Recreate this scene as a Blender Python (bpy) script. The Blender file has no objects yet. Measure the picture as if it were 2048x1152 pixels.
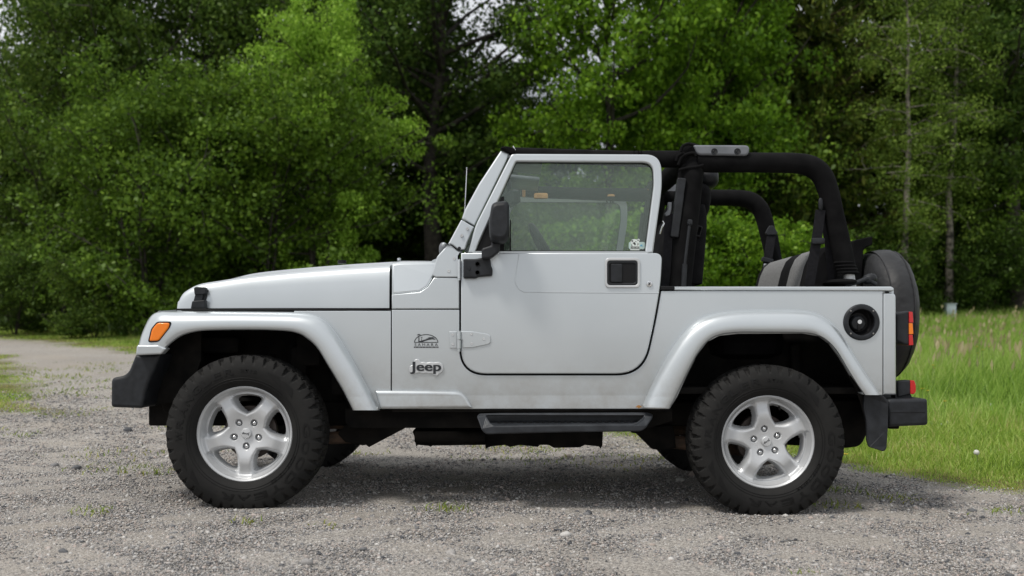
import bpy, bmesh, math, random
import numpy as np
from mathutils import Vector, Matrix
from mathutils.geometry import tessellate_polygon

C = bpy.context.scene.collection
S = bpy.context.scene
R = math.radians
rng = np.random.default_rng(11)
random.seed(5)

# ------------------------------------------------------------------ camera, sky, sun, exposure
CAM_H = 0.79
FPX = 35.0 / 36.0 * 2048          # focal length in photo pixels
HOR = 673.0                       # photo row of the horizon
cam_d = bpy.data.cameras.new('camera')
cam = bpy.data.objects.new('camera', cam_d); C.objects.link(cam)
cam.location = (0, 0, CAM_H); cam.rotation_euler = (R(90), 0, 0)
cam_d.lens = 35; cam_d.sensor_width = 36
cam_d.shift_y = (HOR - 576) / 2048
cam_d.clip_start = 0.05; cam_d.clip_end = 2000
cam_d.dof.use_dof = True; cam_d.dof.focus_distance = 4.75; cam_d.dof.aperture_fstop = 2.6
S.camera = cam

SUN_EL, SUN_AZ = 58.0, -50.0      # azimuth measured from +Y towards +X (degrees); light comes from there
w = bpy.data.worlds.new('World'); S.world = w; w.use_nodes = True
nt = w.node_tree; nt.nodes.clear()
out = nt.nodes.new('ShaderNodeOutputWorld'); bg = nt.nodes.new('ShaderNodeBackground')
sky = nt.nodes.new('ShaderNodeTexSky'); sky.sky_type = 'NISHITA'; sky.sun_disc = False
sky.sun_elevation = R(SUN_EL); sky.sun_rotation = R(SUN_AZ)
sky.air_density = 1.0; sky.dust_density = 3.0; sky.ozone_density = 1.0
tc = nt.nodes.new('ShaderNodeTexCoord')
cl = nt.nodes.new('ShaderNodeTexNoise'); cl.inputs['Scale'].default_value = 2.2; cl.inputs['Detail'].default_value = 7
cl.inputs['Roughness'].default_value = 0.6
cr_ = nt.nodes.new('ShaderNodeValToRGB')
cr_.color_ramp.elements[0].position = 0.30; cr_.color_ramp.elements[0].color = (0.55, 0.55, 0.55, 1)
cr_.color_ramp.elements[1].position = 0.62; cr_.color_ramp.elements[1].color = (1, 1, 1, 1)
mx = nt.nodes.new('ShaderNodeMix'); mx.data_type = 'RGBA'
cloud = nt.nodes.new('ShaderNodeRGB'); cloud.outputs[0].default_value = (11.6, 11.8, 12.1, 1)
nt.links.new(tc.outputs['Generated'], cl.inputs['Vector'])
nt.links.new(cl.outputs['Fac'], cr_.inputs['Fac'])
nt.links.new(cr_.outputs['Color'], mx.inputs['Factor'])
nt.links.new(sky.outputs['Color'], mx.inputs['A']); nt.links.new(cloud.outputs[0], mx.inputs['B'])
nt.links.new(mx.outputs['Result'], bg.inputs['Color'])
bg.inputs['Strength'].default_value = 0.077
nt.links.new(bg.outputs[0], out.inputs[0])

sd = bpy.data.lights.new('sun', 'SUN'); so = bpy.data.objects.new('sun', sd); C.objects.link(so)
sd.energy = 2.4; sd.angle = R(11); sd.color = (1.0, 0.95, 0.88)
az, el = R(SUN_AZ), R(SUN_EL)
sdir = Vector((math.sin(az) * math.cos(el), -math.cos(az) * math.cos(el), math.sin(el)))   # from the camera's side
so.rotation_euler = sdir.to_track_quat('Z', 'Y').to_euler()
# the sky texture measures its rotation from +Y clockwise seen from above
sky.sun_rotation = math.atan2(sdir.x, sdir.y)

S.view_settings.view_transform = 'Standard'; S.view_settings.look = 'None'
S.view_settings.exposure = 0.0; S.view_settings.gamma = 1.0
S.cycles.max_bounces = 7; S.cycles.transparent_max_bounces = 12
S.cycles.diffuse_bounces = 3; S.cycles.glossy_bounces = 3; S.cycles.transmission_bounces = 5
S.cycles.caustics_reflective = False; S.cycles.caustics_refractive = False
S.cycles.use_denoising = True

# ------------------------------------------------------------------ materials
def mat(name, base=(.5, .5, .5), rough=.5, metal=0., coat=0., spec=.5, emit=None):
    m = bpy.data.materials.new(name); m.use_nodes = True
    p = m.node_tree.nodes['Principled BSDF']
    p.inputs['Base Color'].default_value = (*base, 1); p.inputs['Roughness'].default_value = rough
    p.inputs['Metallic'].default_value = metal; p.inputs['Coat Weight'].default_value = coat
    p.inputs['Coat Roughness'].default_value = .04
    p.inputs['Specular IOR Level'].default_value = spec
    return m
def nodes(m): return m.node_tree.nodes, m.node_tree.links, m.node_tree.nodes['Principled BSDF']
def noisy(m, scale, c0, c1, bump=0., bscale=None, detail=4, rough=None, dist=.002, lo=.35, hi=.65):
    """vary the base colour between two tones with object-space noise and add a bump"""
    n, l, p = nodes(m)
    t = n.new('ShaderNodeTexCoord'); x = n.new('ShaderNodeTexNoise'); x.inputs['Scale'].default_value = scale
    x.inputs['Detail'].default_value = detail
    r = n.new('ShaderNodeValToRGB'); r.color_ramp.elements[0].position = lo; r.color_ramp.elements[1].position = hi
    r.color_ramp.elements[0].color = (*c0, 1); r.color_ramp.elements[1].color = (*c1, 1)
    l.new(t.outputs['Object'], x.inputs['Vector']); l.new(x.outputs['Fac'], r.inputs['Fac']); l.new(r.outputs['Color'], p.inputs['Base Color'])
    if rough:
        q = n.new('ShaderNodeMapRange'); q.inputs['To Min'].default_value = rough[0]; q.inputs['To Max'].default_value = rough[1]
        l.new(x.outputs['Fac'], q.inputs['Value']); l.new(q.outputs['Result'], p.inputs['Roughness'])
    if bump:
        y = n.new('ShaderNodeTexNoise'); y.inputs['Scale'].default_value = bscale or scale; y.inputs['Detail'].default_value = 3
        b = n.new('ShaderNodeBump'); b.inputs['Strength'].default_value = bump; b.inputs['Distance'].default_value = dist
        l.new(t.outputs['Object'], y.inputs['Vector']); l.new(y.outputs['Fac'], b.inputs['Height']); l.new(b.outputs['Normal'], p.inputs['Normal'])
    return m

M = {}
M['paint'] = noisy(mat('silver_paint', rough=.32, metal=.55, coat=.7), 2.2, (.545, .585, .61), (.58, .62, .645), .10, 1.6, rough=(.30, .40), dist=.02)
def curved(m):
    """body panels are gently crowned: tilt the flank's normals with height"""
    n, l, p = nodes(m); t = n.new('ShaderNodeTexCoord'); sx = n.new('ShaderNodeSeparateXYZ'); l.new(t.outputs['Object'], sx.inputs[0])
    a = n.new('ShaderNodeMath'); a.operation = 'SUBTRACT'; a.inputs[1].default_value = .86; l.new(sx.outputs['Z'], a.inputs[0])
    b = n.new('ShaderNodeMath'); b.operation = 'POWER'; b.inputs[1].default_value = 2; l.new(a.outputs[0], b.inputs[0])
    ab = n.new('ShaderNodeMath'); ab.operation = 'MINIMUM'; ab.inputs[1].default_value = .12; l.new(b.outputs[0], ab.inputs[0])
    c = n.new('ShaderNodeBump'); c.inputs['Strength'].default_value = 1.; c.inputs['Distance'].default_value = .10; c.invert = True
    l.new(ab.outputs[0], c.inputs['Height'])
    old = p.inputs['Normal'].links[0].from_node; l.new(c.outputs['Normal'], old.inputs['Normal'])
curved(M['paint'])
def dusty(m, z0, z1, col, amt):
    """road dust and splashes that cling to the lower panels, in patches of their own shape"""
    n, l, p = nodes(m); t = n.new('ShaderNodeTexCoord'); sx = n.new('ShaderNodeSeparateXYZ'); l.new(t.outputs['Object'], sx.inputs[0])
    g = n.new('ShaderNodeMapRange'); g.inputs['From Min'].default_value = z0; g.inputs['From Max'].default_value = z1; g.inputs['To Min'].default_value = amt; g.inputs['To Max'].default_value = 0
    l.new(sx.outputs['Z'], g.inputs['Value']); x = n.new('ShaderNodeTexNoise'); x.inputs['Scale'].default_value = 7; x.inputs['Detail'].default_value = 9; x.inputs['Roughness'].default_value = .72
    l.new(t.outputs['Object'], x.inputs['Vector']); r = n.new('ShaderNodeMapRange'); r.inputs['From Min'].default_value = .38; r.inputs['From Max'].default_value = .68; l.new(x.outputs['Fac'], r.inputs['Value'])
    k = n.new('ShaderNodeMath'); k.operation = 'MULTIPLY'; l.new(g.outputs['Result'], k.inputs[0]); l.new(r.outputs['Result'], k.inputs[1])
    mx = n.new('ShaderNodeMix'); mx.data_type = 'RGBA'; l.new(k.outputs[0], mx.inputs['Factor']); l.new(p.inputs['Base Color'].links[0].from_socket, mx.inputs['A']); mx.inputs['B'].default_value = (*col, 1)
    l.new(mx.outputs['Result'], p.inputs['Base Color'])
dusty(M['paint'], .44, .72, (.30, .265, .22), .55)
M['plastic'] = noisy(mat('dark_plastic', rough=.5, spec=.35), 30, (.010, .0115, .014), (.019, .0215, .026), .35, 260, dist=.0006, rough=(.42, .62))
M['plastic_grey'] = noisy(mat('grey_plastic', rough=.45), 14, (.12, .13, .145), (.17, .18, .20), .2, 260, dist=.0005)
M['step_plastic'] = noisy(mat('step_plastic', rough=.5, spec=.4), 16, (.016, .018, .022), (.030, .034, .040), .3, 200, dist=.0006, rough=(.4, .6))
M['black'] = mat('black_gap', (.004, .004, .004), .8)
M['under'] = noisy(mat('underbody', rough=.85, spec=.12), 9, (.006, .006, .006), (.017, .0155, .014), .4, 40, dist=.003)
M['rust'] = noisy(mat('rusty_steel', rough=.8), 18, (.05, .035, .025), (.12, .075, .05), .4, 60, dist=.002)
M['rubber'] = noisy(mat('tyre_rubber', rough=.75, spec=.22), 7, (.0095, .0095, .0095), (.019, .0187, .018), .3, 90, dist=.001, rough=(.62, .85))
M['rubber_letter'] = mat('raised_rubber_letters', (.004, .004, .004), .45, spec=.3)
M['trim'] = mat('rubber_trim', (.007, .007, .008), .5, spec=.25)
M['alloy'] = noisy(mat('painted_alloy', rough=.4, metal=.4, coat=.15), 9, (.54, .555, .57), (.62, .635, .65), .05, 60, rough=(.36, .5))
M['chrome'] = mat('chrome', (.75, .76, .77), .15, 1.)
M['steel'] = mat('brake_steel', (.33, .32, .31), .35, .9)
M['brake'] = noisy(mat('brake_iron', rough=.55, metal=.6), 14, (.05, .04, .035), (.12, .10, .09))
M['cloth'] = noisy(mat('black_padded_cloth', rough=.9, spec=.10), 12, (.0045, .0045, .005), (.009, .009, .0095), .5, 300, dist=.0006)
M['cloth_seat'] = noisy(mat('black_seat_cloth', rough=.9, spec=.12), 14, (.006, .006, .007), (.011, .011, .012), .5, 260, dist=.0008)
M['cloth_grey'] = noisy(mat('grey_seat_cloth', rough=.92), 120, (.14, .143, .145), (.205, .208, .21), .5, 300, dist=.0008)
M['vinyl'] = noisy(mat('black_vinyl_cover', rough=.55, spec=.3), 6, (.016, .0165, .018), (.030, .031, .033), .6, 6, dist=.04, rough=(.42, .6))
M['webbing'] = noisy(mat('belt_webbing', rough=.75, spec=.2), 60, (.007, .007, .009), (.013, .013, .016))
M['foam'] = noisy(mat('tan_foam', rough=.9), 30, (.42, .21, .07), (.55, .30, .12))
M['lens_amber'] = mat('amber_lens', (.90, .22, .006), .2, 0, .3)
M['lens_red'] = mat('red_lens', (.55, .008, .008), .12, 0, .6)
M['lens_clear'] = mat('clear_lamp', (.7, .72, .74), .1, .3, .6)
M['badge'] = mat('badge_dark', (.018, .021, .026), .4)
M['white'] = mat('sticker_white', (.66, .72, .69), .5)
M['sky_blue'] = mat('sticker_blue', (.09, .33, .50), .5)
M['pale_tag'] = mat('sticker_pale', (.42, .55, .52), .5)
M['sticker_black'] = mat('sticker_black', (.012, .014, .014), .5)
def glass(name, tint, dust, dust_sheen_col, spec=1.0):  # dust layer also carries the painted-in sheen of unseen trees reflected in the glass
    m = bpy.data.materials.new(name); m.use_nodes = True; n, l = m.node_tree.nodes, m.node_tree.links; n.clear()
    o = n.new('ShaderNodeOutputMaterial'); tr = n.new('ShaderNodeBsdfTransparent'); tr.inputs[0].default_value = (*tint, 1)
    gl = n.new('ShaderNodeBsdfGlossy'); gl.inputs['Roughness'].default_value = .015; gl.inputs[0].default_value = (spec, spec, spec, 1)
    fr = n.new('ShaderNodeFresnel'); fr.inputs[0].default_value = 1.5
    df = n.new('ShaderNodeBsdfDiffuse'); df.inputs[0].default_value = (*dust_sheen_col, 1)
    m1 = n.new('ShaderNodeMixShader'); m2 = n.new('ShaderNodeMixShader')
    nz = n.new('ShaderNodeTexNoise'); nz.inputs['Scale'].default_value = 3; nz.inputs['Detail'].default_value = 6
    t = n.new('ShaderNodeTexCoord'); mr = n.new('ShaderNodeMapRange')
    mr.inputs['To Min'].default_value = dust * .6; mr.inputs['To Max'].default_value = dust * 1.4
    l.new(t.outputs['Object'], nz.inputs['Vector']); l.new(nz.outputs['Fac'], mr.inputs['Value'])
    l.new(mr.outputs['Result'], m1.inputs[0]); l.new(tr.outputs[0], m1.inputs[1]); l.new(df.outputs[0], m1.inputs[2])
    l.new(fr.outputs[0], m2.inputs[0]); l.new(m1.outputs[0], m2.inputs[1]); l.new(gl.outputs[0], m2.inputs[2])
    l.new(m2.outputs[0], o.inputs[0])
    return m
M['glass'] = glass('tinted_window_glass', (.92, .97, .94), .075, (.50, .66, .54))  # mint tone paints a tree reflection into the glass, over slight dust
M['glass_mirror'] = mat('mirror_glass', (.14, .16, .155), .05, 1.)

# ------------------------------------------------------------------ mesh helpers
CARY = 5.405                                   # world depth of the car's middle line; car meshes are local to it
def P(px, py, Y):
    """a point of the car seen at photo pixel (px, py) and lying at depth Y, in the car's own frame"""
    return Vector(((px - 1024) * Y / FPX, Y - CARY, CAM_H + (HOR - py) * Y / FPX))
def sm(o, ang=32):
    me = o.data
    keep = np.zeros(len(me.polygons), bool); me.polygons.foreach_get('use_smooth', keep)
    me.set_sharp_from_angle(angle=R(ang)); me.polygons.foreach_set('use_smooth', keep)
def link(name, me, m, parent=None, ang=32):
    me.name = name
    o = bpy.data.objects.new(name, me); C.objects.link(o)
    if m is not None and not me.materials: me.materials.append(m)
    if parent is not None: o.parent = parent
    if ang is not None: sm(o, ang)
    return o
def emit(name, bm, m, parent, both=False, ang=32, label=None):
    """link a bmesh as one object; both=True also links its mirror image on the car's other flank"""
    for f in bm.faces: f.smooth = len(f.verts) <= 4 and not f.tag
    big = [f for f in bm.faces if len(f.verts) > 4]
    bm.normal_update()
    if big: bmesh.ops.triangulate(bm, faces=big, quad_method='BEAUTY', ngon_method='BEAUTY')
    bmesh.ops.recalc_face_normals(bm, faces=bm.faces)
    me = bpy.data.meshes.new(name); bm.to_mesh(me)
    mats = m if isinstance(m, list) else [m]
    for k in mats: me.materials.append(k)
    o = link(name, me, None, parent, ang)
    if label: o['label'] = label
    o2 = None
    if both:
        for v in bm.verts: v.co.y = -v.co.y
        bmesh.ops.reverse_faces(bm, faces=bm.faces)
        me2 = bpy.data.meshes.new(name); bm.to_mesh(me2)
        for k in mats: me2.materials.append(k)
        o2 = link(name, me2, None, both if isinstance(both, bpy.types.Object) else parent, ang)
    bm.free()
    return (o, o2) if both else o
def crv(pts, n=4, closed=False):
    """Catmull-Rom through 2-D or 3-D points"""
    p = [np.array(q, float) for q in pts]; N = len(p); o = []
    for i in range(N if closed else N - 1):
        a = p[(i - 1) % N] if closed or i > 0 else 2 * p[0] - p[1]
        b, c = p[i], p[(i + 1) % N]
        d = p[(i + 2) % N] if closed or i + 2 < N else 2 * p[-1] - p[-2]
        for k in range(n):
            t = k / n
            o.append(.5 * ((2 * b) + (-a + c) * t + (2 * a - 5 * b + 4 * c - d) * t * t + (-a + 3 * b - 3 * c + d) * t ** 3))
    if not closed: o.append(p[-1])
    return o
def rnd(pts, r, n=4):
    """round the corners of a closed polygon; r may be one radius or one per corner"""
    o = []; N = len(pts)
    for i in range(N):
        rr = r[i] if isinstance(r, (list, tuple)) else r
        a, b, c = (np.array(pts[(i + k) % N][:2], float) for k in (-1, 0, 1))
        u, v = a - b, c - b; lu, lv = np.linalg.norm(u), np.linalg.norm(v); u /= lu; v /= lv
        k = min(rr, lu * .49, lv * .49)
        if k < .05: o.append(tuple(b)); continue
        for j in range(n + 1):
            t = j / n
            o.append(tuple((1 - t) ** 2 * (b + u * k) + 2 * t * (1 - t) * b + t * t * (b + v * k)))
    return o
def arcs(a, b, c, r, n=10):
    """the rounded corner at b between a and c"""
    q = rnd([a, b, c], [0, r, 0], n); return q[1:-1]
def rect(x0, y0, x1, y1, r=0, n=4):
    q = [(x0, y0), (x1, y0), (x1, y1), (x0, y1)]
    return rnd(q, r, n) if r else q
def circ(cx, cy, r, n=24): return [(cx + r * math.cos(2 * math.pi * i / n), cy + r * math.sin(2 * math.pi * i / n)) for i in range(n)]
def area2(q): return sum(q[i - 1][0] * q[i][1] - q[i][0] * q[i - 1][1] for i in range(len(q))) / 2
def off2(q, d):
    o = []; N = len(q)
    for i in range(N):
        a, b, c = np.array(q[i - 1]), np.array(q[i]), np.array(q[(i + 1) % N])
        e, f = b - a, c - b; e /= max(np.linalg.norm(e), 1e-9); f /= max(np.linalg.norm(f), 1e-9)
        n1, n2 = np.array((-e[1], e[0])), np.array((-f[1], f[0])); h = n1 + n2; L = h @ h
        h = h * (2 / L) if L > .4 else h * 1.5
        m = np.linalg.norm(h)
        if m > 1.8: h *= 1.8 / m
        o.append(b + h * d)
    for _ in range(6):                          # where a tight corner folds over, draw its points together
        bad = [i for i in range(N) if np.dot(o[(i + 1) % N] - o[i], np.array(q[(i + 1) % N]) - np.array(q[i])) < 0]
        if not bad: break
        for i in bad:
            c = (o[i] + o[(i + 1) % N]) / 2; o[i] = c; o[(i + 1) % N] = c.copy()
    return o
def uniq(ring):
    k = [v for i, v in enumerate(ring) if (v.co - ring[i - 1].co).length > 2e-5]
    return k if len(k) > 2 else ring
def plate(loops, Y, th, b=.004, seg=3, bm=None, mi=0, flip=False):
    """a panel cut to pixel outlines (first outer, then holes) at depth Y (number or function of px,py), th thick, with a rounded front edge"""
    bm = bm or bmesh.new()
    if not isinstance(loops[0][0], (tuple, list, np.ndarray)): loops = [loops]
    lastrings, backrings = [], []
    for k, lp in enumerate(loops):
        pts = [P(p[0], p[1], Y(p[0], p[1]) if callable(Y) else Y) for p in lp]
        q = [(v.x, v.z) for v in pts]; ys = [v.y for v in pts]
        if (area2(q) < 0) != (k > 0): q.reverse(); ys.reverse()
        rings = []
        specs = [(0, th), (0, b)] + [(b * (1 - math.cos(a)), b * (1 - math.sin(a))) for a in [math.pi / 2 * (i + 1) / seg for i in range(seg)]]
        if b <= 0: specs = [(0, th), (0, 0)]
        for (d, y) in specs:
            qq = off2(q, d) if d > 1e-6 else q
            rings.append([bm.verts.new((p[0], yy + y, p[1])) for p, yy in zip(qq, ys)])
        N = len(q)
        for r0, r1 in zip(rings[:-1], rings[1:]):
            for i in range(N):
                f = bm.faces.new((r0[i], r0[(i + 1) % N], r1[(i + 1) % N], r1[i])); f.material_index = mi
        lastrings.append(rings[-1]); backrings.append(rings[0])
    for rings in (lastrings, backrings):
        if len(rings) == 1:
            f = bm.faces.new(uniq(rings[0])); f.material_index = mi; f.tag = True
        else:
            flat = [v for r in rings for v in r]
            for t in tessellate_polygon([[Vector((v.co.x, v.co.z, 0)) for v in r] for r in rings]):
                try:
                    f = bm.faces.new([flat[i] for i in t]); f.material_index = mi; f.tag = True
                except ValueError: pass
    return bm
def slab(pts, rads, Y, th, b=.01, seg=4, n=5, bm=None):
    """like plate, for a big rounded edge: sharp pixel corners with one radius each are offset first and rounded after"""
    bm = bm or bmesh.new(); N = len(pts); k0 = (Y(*pts[0]) if callable(Y) else Y) / FPX
    q = [P(p[0], p[1], Y(p[0], p[1]) if callable(Y) else Y) for p in pts]; rads = list(rads) if isinstance(rads, (list, tuple)) else [rads] * N
    y0 = [v.y for v in q]; q = [(v.x, v.z) for v in q]
    if area2(q) < 0: q.reverse(); y0.reverse(); rads.reverse()
    specs = [(0, th), (0, b)] + [(b * (1 - math.cos(a)), b * (1 - math.sin(a))) for a in [math.pi / 2 * (i + 1) / seg for i in range(seg)]]
    rings = []
    for d, y in specs:
        qq = off2(q, d) if d > 1e-6 else [np.array(v) for v in q]; ring = []
        for i in range(N):
            a, c, e = qq[i - 1], qq[i], qq[(i + 1) % N]; u, v = a - c, e - c; lu, lv = np.linalg.norm(u), np.linalg.norm(v)
            r_ = max(rads[i] * k0 - d * .6, .0012); r_ = min(r_, lu * .46, lv * .46); u, v = u / lu, v / lv
            for j in range(n + 1):
                t = j / n; w = (1 - t) ** 2 * (c + u * r_) + 2 * t * (1 - t) * c + t * t * (c + v * r_)
                ring.append(bm.verts.new((w[0], y0[i] + y, w[1])))
        rings.append(ring)
    M_ = len(rings[0])
    for r0, r1 in zip(rings[:-1], rings[1:]):
        for i in range(M_): bm.faces.new((r0[i], r0[(i + 1) % M_], r1[(i + 1) % M_], r1[i]))
    for r in (rings[0], rings[-1]): bm.faces.new(uniq(r)).tag = True
    return bm
def tube(path, rad, segs=14, bm=None, mi=0, cap=True, flat=1.0, up=None):
    """a round tube along 3-D points; rad a number or one per point; flat squashes it along 'up'"""
    bm = bm or bmesh.new(); pts = [Vector(p) for p in path]; N = len(pts)
    rad = rad if isinstance(rad, (list, tuple, np.ndarray)) else [rad] * N
    T = [(pts[min(i + 1, N - 1)] - pts[max(i - 1, 0)]).normalized() for i in range(N)]
    u = Vector(up) if up else (Vector((0, 0, 1)) if abs(T[0].z) < .9 else Vector((0, 1, 0)))
    rings = []
    for i in range(N):
        v = T[i].cross(u).normalized(); u2 = v.cross(T[i]).normalized()
        if not up: u = u2
        rings.append([bm.verts.new(pts[i] + (v * math.cos(a) + u2 * math.sin(a) * flat) * rad[i]) for a in [2 * math.pi * k / segs for k in range(segs)]])
    for r0, r1 in zip(rings[:-1], rings[1:]):
        for k in range(segs):
            f = bm.faces.new((r0[k], r0[(k + 1) % segs], r1[(k + 1) % segs], r1[k])); f.material_index = mi
    if cap:
        for r in (rings[0], rings[-1]):
            f = bm.faces.new(r); f.material_index = mi
    return bm
def loft(sections, bm=None, closed=True, caps=True, mi=0):
    bm = bm or bmesh.new(); rs = [[bm.verts.new(v) for v in s] for s in sections]; n = len(rs[0])
    for a, b in zip(rs[:-1], rs[1:]):
        for i in range(n if closed else n - 1):
            f = bm.faces.new((a[i], a[(i + 1) % n], b[(i + 1) % n], b[i])); f.material_index = mi
    if caps and closed:
        for r in (rs[0], rs[-1]):
            f = bm.faces.new(r); f.material_index = mi
    return bm
def lathe(prof, center, axis='y', n=48, bm=None, mi=0, closed=False, cap=True):
    """prof: (radius, along-axis) pairs; turned round an axis through center"""
    bm = bm or bmesh.new(); c = Vector(center); rings = []
    for (r, h) in prof:
        ring = []
        for k in range(n):
            a = 2 * math.pi * k / n; x, z = r * math.cos(a), r * math.sin(a)
            ring.append(bm.verts.new(c + (Vector((x, h, z)) if axis == 'y' else Vector((h, x, z)) if axis == 'x' else Vector((x, z, h)))))
        rings.append(ring)
    if closed: rings.append(rings[0])
    for r0, r1 in zip(rings[:-1], rings[1:]):
        for k in range(n):
            f = bm.faces.new((r0[k], r0[(k + 1) % n], r1[(k + 1) % n], r1[k])); f.material_index = mi
    if not closed and cap:
        for r, q in ((rings[0], prof[0]), (rings[-1], prof[-1])):
            if q[0] > 1e-6:
                f = bm.faces.new(r); f.material_index = mi
    return bm
def box(c, s, b=.005, seg=2, bm=None, rot=None, mi=0):
    bm = bm or bmesh.new(); t = bmesh.new()
    bmesh.ops.create_cube(t, size=1)
    for v in t.verts: v.co = Vector((v.co.x * s[0], v.co.y * s[1], v.co.z * s[2]))
    if b: bmesh.ops.bevel(t, geom=t.edges[:], offset=b, segments=seg, affect='EDGES', profile=.5, clamp_overlap=True)
    mtx = Matrix.Translation(c) @ (rot if rot else Matrix())
    t.verts.index_update(); vs = [bm.verts.new(mtx @ v.co) for v in t.verts]
    for f in t.faces:
        g = bm.faces.new([vs[v.index] for v in f.verts]); g.material_index = mi
    t.free()
    return bm
def blob(c, s, n=2.6, seg=20, bm=None, mi=0, rot=None):
    """a soft-edged block (superellipsoid)"""
    bm = bm or bmesh.new(); rows = []; c = Vector(c)
    f = lambda t: math.copysign(abs(t) ** (2 / n), t)
    for i in range(seg // 2 + 1):
        ph = -math.pi / 2 + math.pi * i / (seg // 2); row = []
        for k in range(seg):
            th = 2 * math.pi * k / seg
            v = Vector((f(math.cos(ph)) * f(math.cos(th)) * s[0] / 2, f(math.cos(ph)) * f(math.sin(th)) * s[1] / 2, f(math.sin(ph)) * s[2] / 2))
            row.append(bm.verts.new(c + (rot @ v if rot else v)))
        rows.append(row)
    for a, b in zip(rows[:-1], rows[1:]):
        for k in range(seg):
            g = bm.faces.new((a[k], a[(k + 1) % seg], b[(k + 1) % seg], b[k])); g.material_index = mi
    bmesh.ops.remove_doubles(bm, verts=bm.verts, dist=1e-5)
    return bm
def text_geo(s, height=1., bold=0., extrude=0., spacing=1.0):
    """the letters of a word as vertices and faces in the XY plane, capital height scaled to `height`, centred"""
    cu = bpy.data.curves.new('text', 'FONT'); cu.body = s; cu.size = 1.; cu.offset = bold; cu.extrude = extrude
    cu.space_character = spacing; cu.resolution_u = 4
    o = bpy.data.objects.new('text', cu); C.objects.link(o)
    dg = bpy.context.evaluated_depsgraph_get(); dg.update()
    me = bpy.data.meshes.new_from_object(o.evaluated_get(dg))
    v = np.array([x.co[:] for x in me.vertices]); f = [tuple(p.vertices) for p in me.polygons]
    bpy.data.objects.remove(o); bpy.data.curves.remove(cu); bpy.data.meshes.remove(me)
    v[:, 0] -= (v[:, 0].min() + v[:, 0].max()) / 2; v[:, 1] -= (v[:, 1].min() + v[:, 1].max()) / 2
    return v, f
def put_text(bm, s, x, z, width, height, y, bold=0., depth=.001, spacing=1., mi=0):
    """write a word on a surface facing -Y, fitted to width x height"""
    v, f = text_geo(s, 1, bold, .5, spacing)
    sx = width / np.ptp(v[:, 0]); sz = height / np.ptp(v[:, 1])
    vs = [bm.verts.new((x + a[0] * sx, y - a[2] * depth * 2, z + a[1] * sz)) for a in v]
    for g in f:
        try: bm.faces.new([vs[i] for i in g]).material_index = mi
        except ValueError: pass
    return bm
def thing(name, label, cat, loc=(0, 0, 0), group=None, rz=0., sc=1.):
    o = bpy.data.objects.new(name, None); C.objects.link(o); o.location = loc; o.rotation_euler = (0, 0, rz)
    o.scale = (sc, sc, sc) if not isinstance(sc, (tuple, list)) else sc
    o.empty_display_size = .2; o['label'] = label; o['category'] = cat
    if group: o['group'] = group
    return o
def np_mesh(name, v, faces, k):
    """fast mesh from arrays; faces is (F, k)"""
    me = bpy.data.meshes.new(name); v = np.asarray(v, np.float32); faces = np.asarray(faces, np.int32)
    me.vertices.add(len(v)); me.vertices.foreach_set('co', v.ravel())
    me.loops.add(faces.size); me.loops.foreach_set('vertex_index', faces.ravel())
    me.polygons.add(len(faces)); me.polygons.foreach_set('loop_start', np.arange(0, faces.size, k, dtype=np.int32))
    me.update(calc_edges=True); me.validate(verbose=False)
    return me

# ------------------------------------------------------------------ ground shape
def sstep(a, b, x):
    t = np.clip((np.asarray(x, float) - a) / (b - a), 0, 1); return t * t * (3 - 2 * t)
def G(x, y):
    """height of the ground: level under the car, rising gently towards the wood"""
    x = np.asarray(x, float); y = np.asarray(y, float)
    d = np.maximum(y - 6.5, 0); soft = d * d / (d + 1.5)
    left = .05 * np.minimum(soft, 32)
    right = .03 * np.minimum(soft, 13.5) + .076 * np.clip(soft - 13.5, 0, 25)
    k = sstep(-2, 5, x)
    tilt = -.0125 * np.clip(x + 1.21, -3, 4)
    return left * (1 - k) + right * k + tilt
EB_X = np.array([-60, -30, -20, -12, -6.5, -1.5, .8, 2.17, 2.67, 3.2, 6, 20, 60.])
EB_Y = np.array([34, 30, 27, 23, 17.5, 11, 7.8, 6.5, 5.2, 4.5, 1.5, -12, -50.])
def grassy(x, y):
    """metres inside the grass (negative on the gravel)"""
    x = np.asarray(x, float); y = np.asarray(y, float)
    d = (y - np.interp(x, EB_X, EB_Y)) * .7
    e = np.minimum(np.minimum(-(x + 4.6 + (y - 9.4) * .55), y - 9.0), 16.5 - y) * 1.3
    return np.maximum(d, e)
def in_view(x, y, m=.6): return (y > 2.4) & (np.abs(x) < y * .53 + m)
# ------------------------------------------------------------------ ground
xs = np.concatenate([np.linspace(-420, -40, 20)[:-1], np.linspace(-40, -9, 50)[:-1], np.linspace(-9, 9, 200), np.linspace(9, 40, 50)[1:], np.linspace(40, 420, 20)[1:]])
ys = np.concatenate([np.linspace(-420, -12, 20)[:-1], np.linspace(-12, 2, 30)[:-1], np.linspace(2, 14, 150), np.linspace(14, 45, 70)[1:], np.linspace(45, 420, 20)[1:]])
gx, gy = np.meshgrid(xs, ys)
gz = G(gx, gy) + .012 * np.sin(gx * 1.7 + 1.3 * np.sin(gy * .9)) * np.sin(gy * 1.3 + .5) * sstep(7.2, 10, gy)
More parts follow.
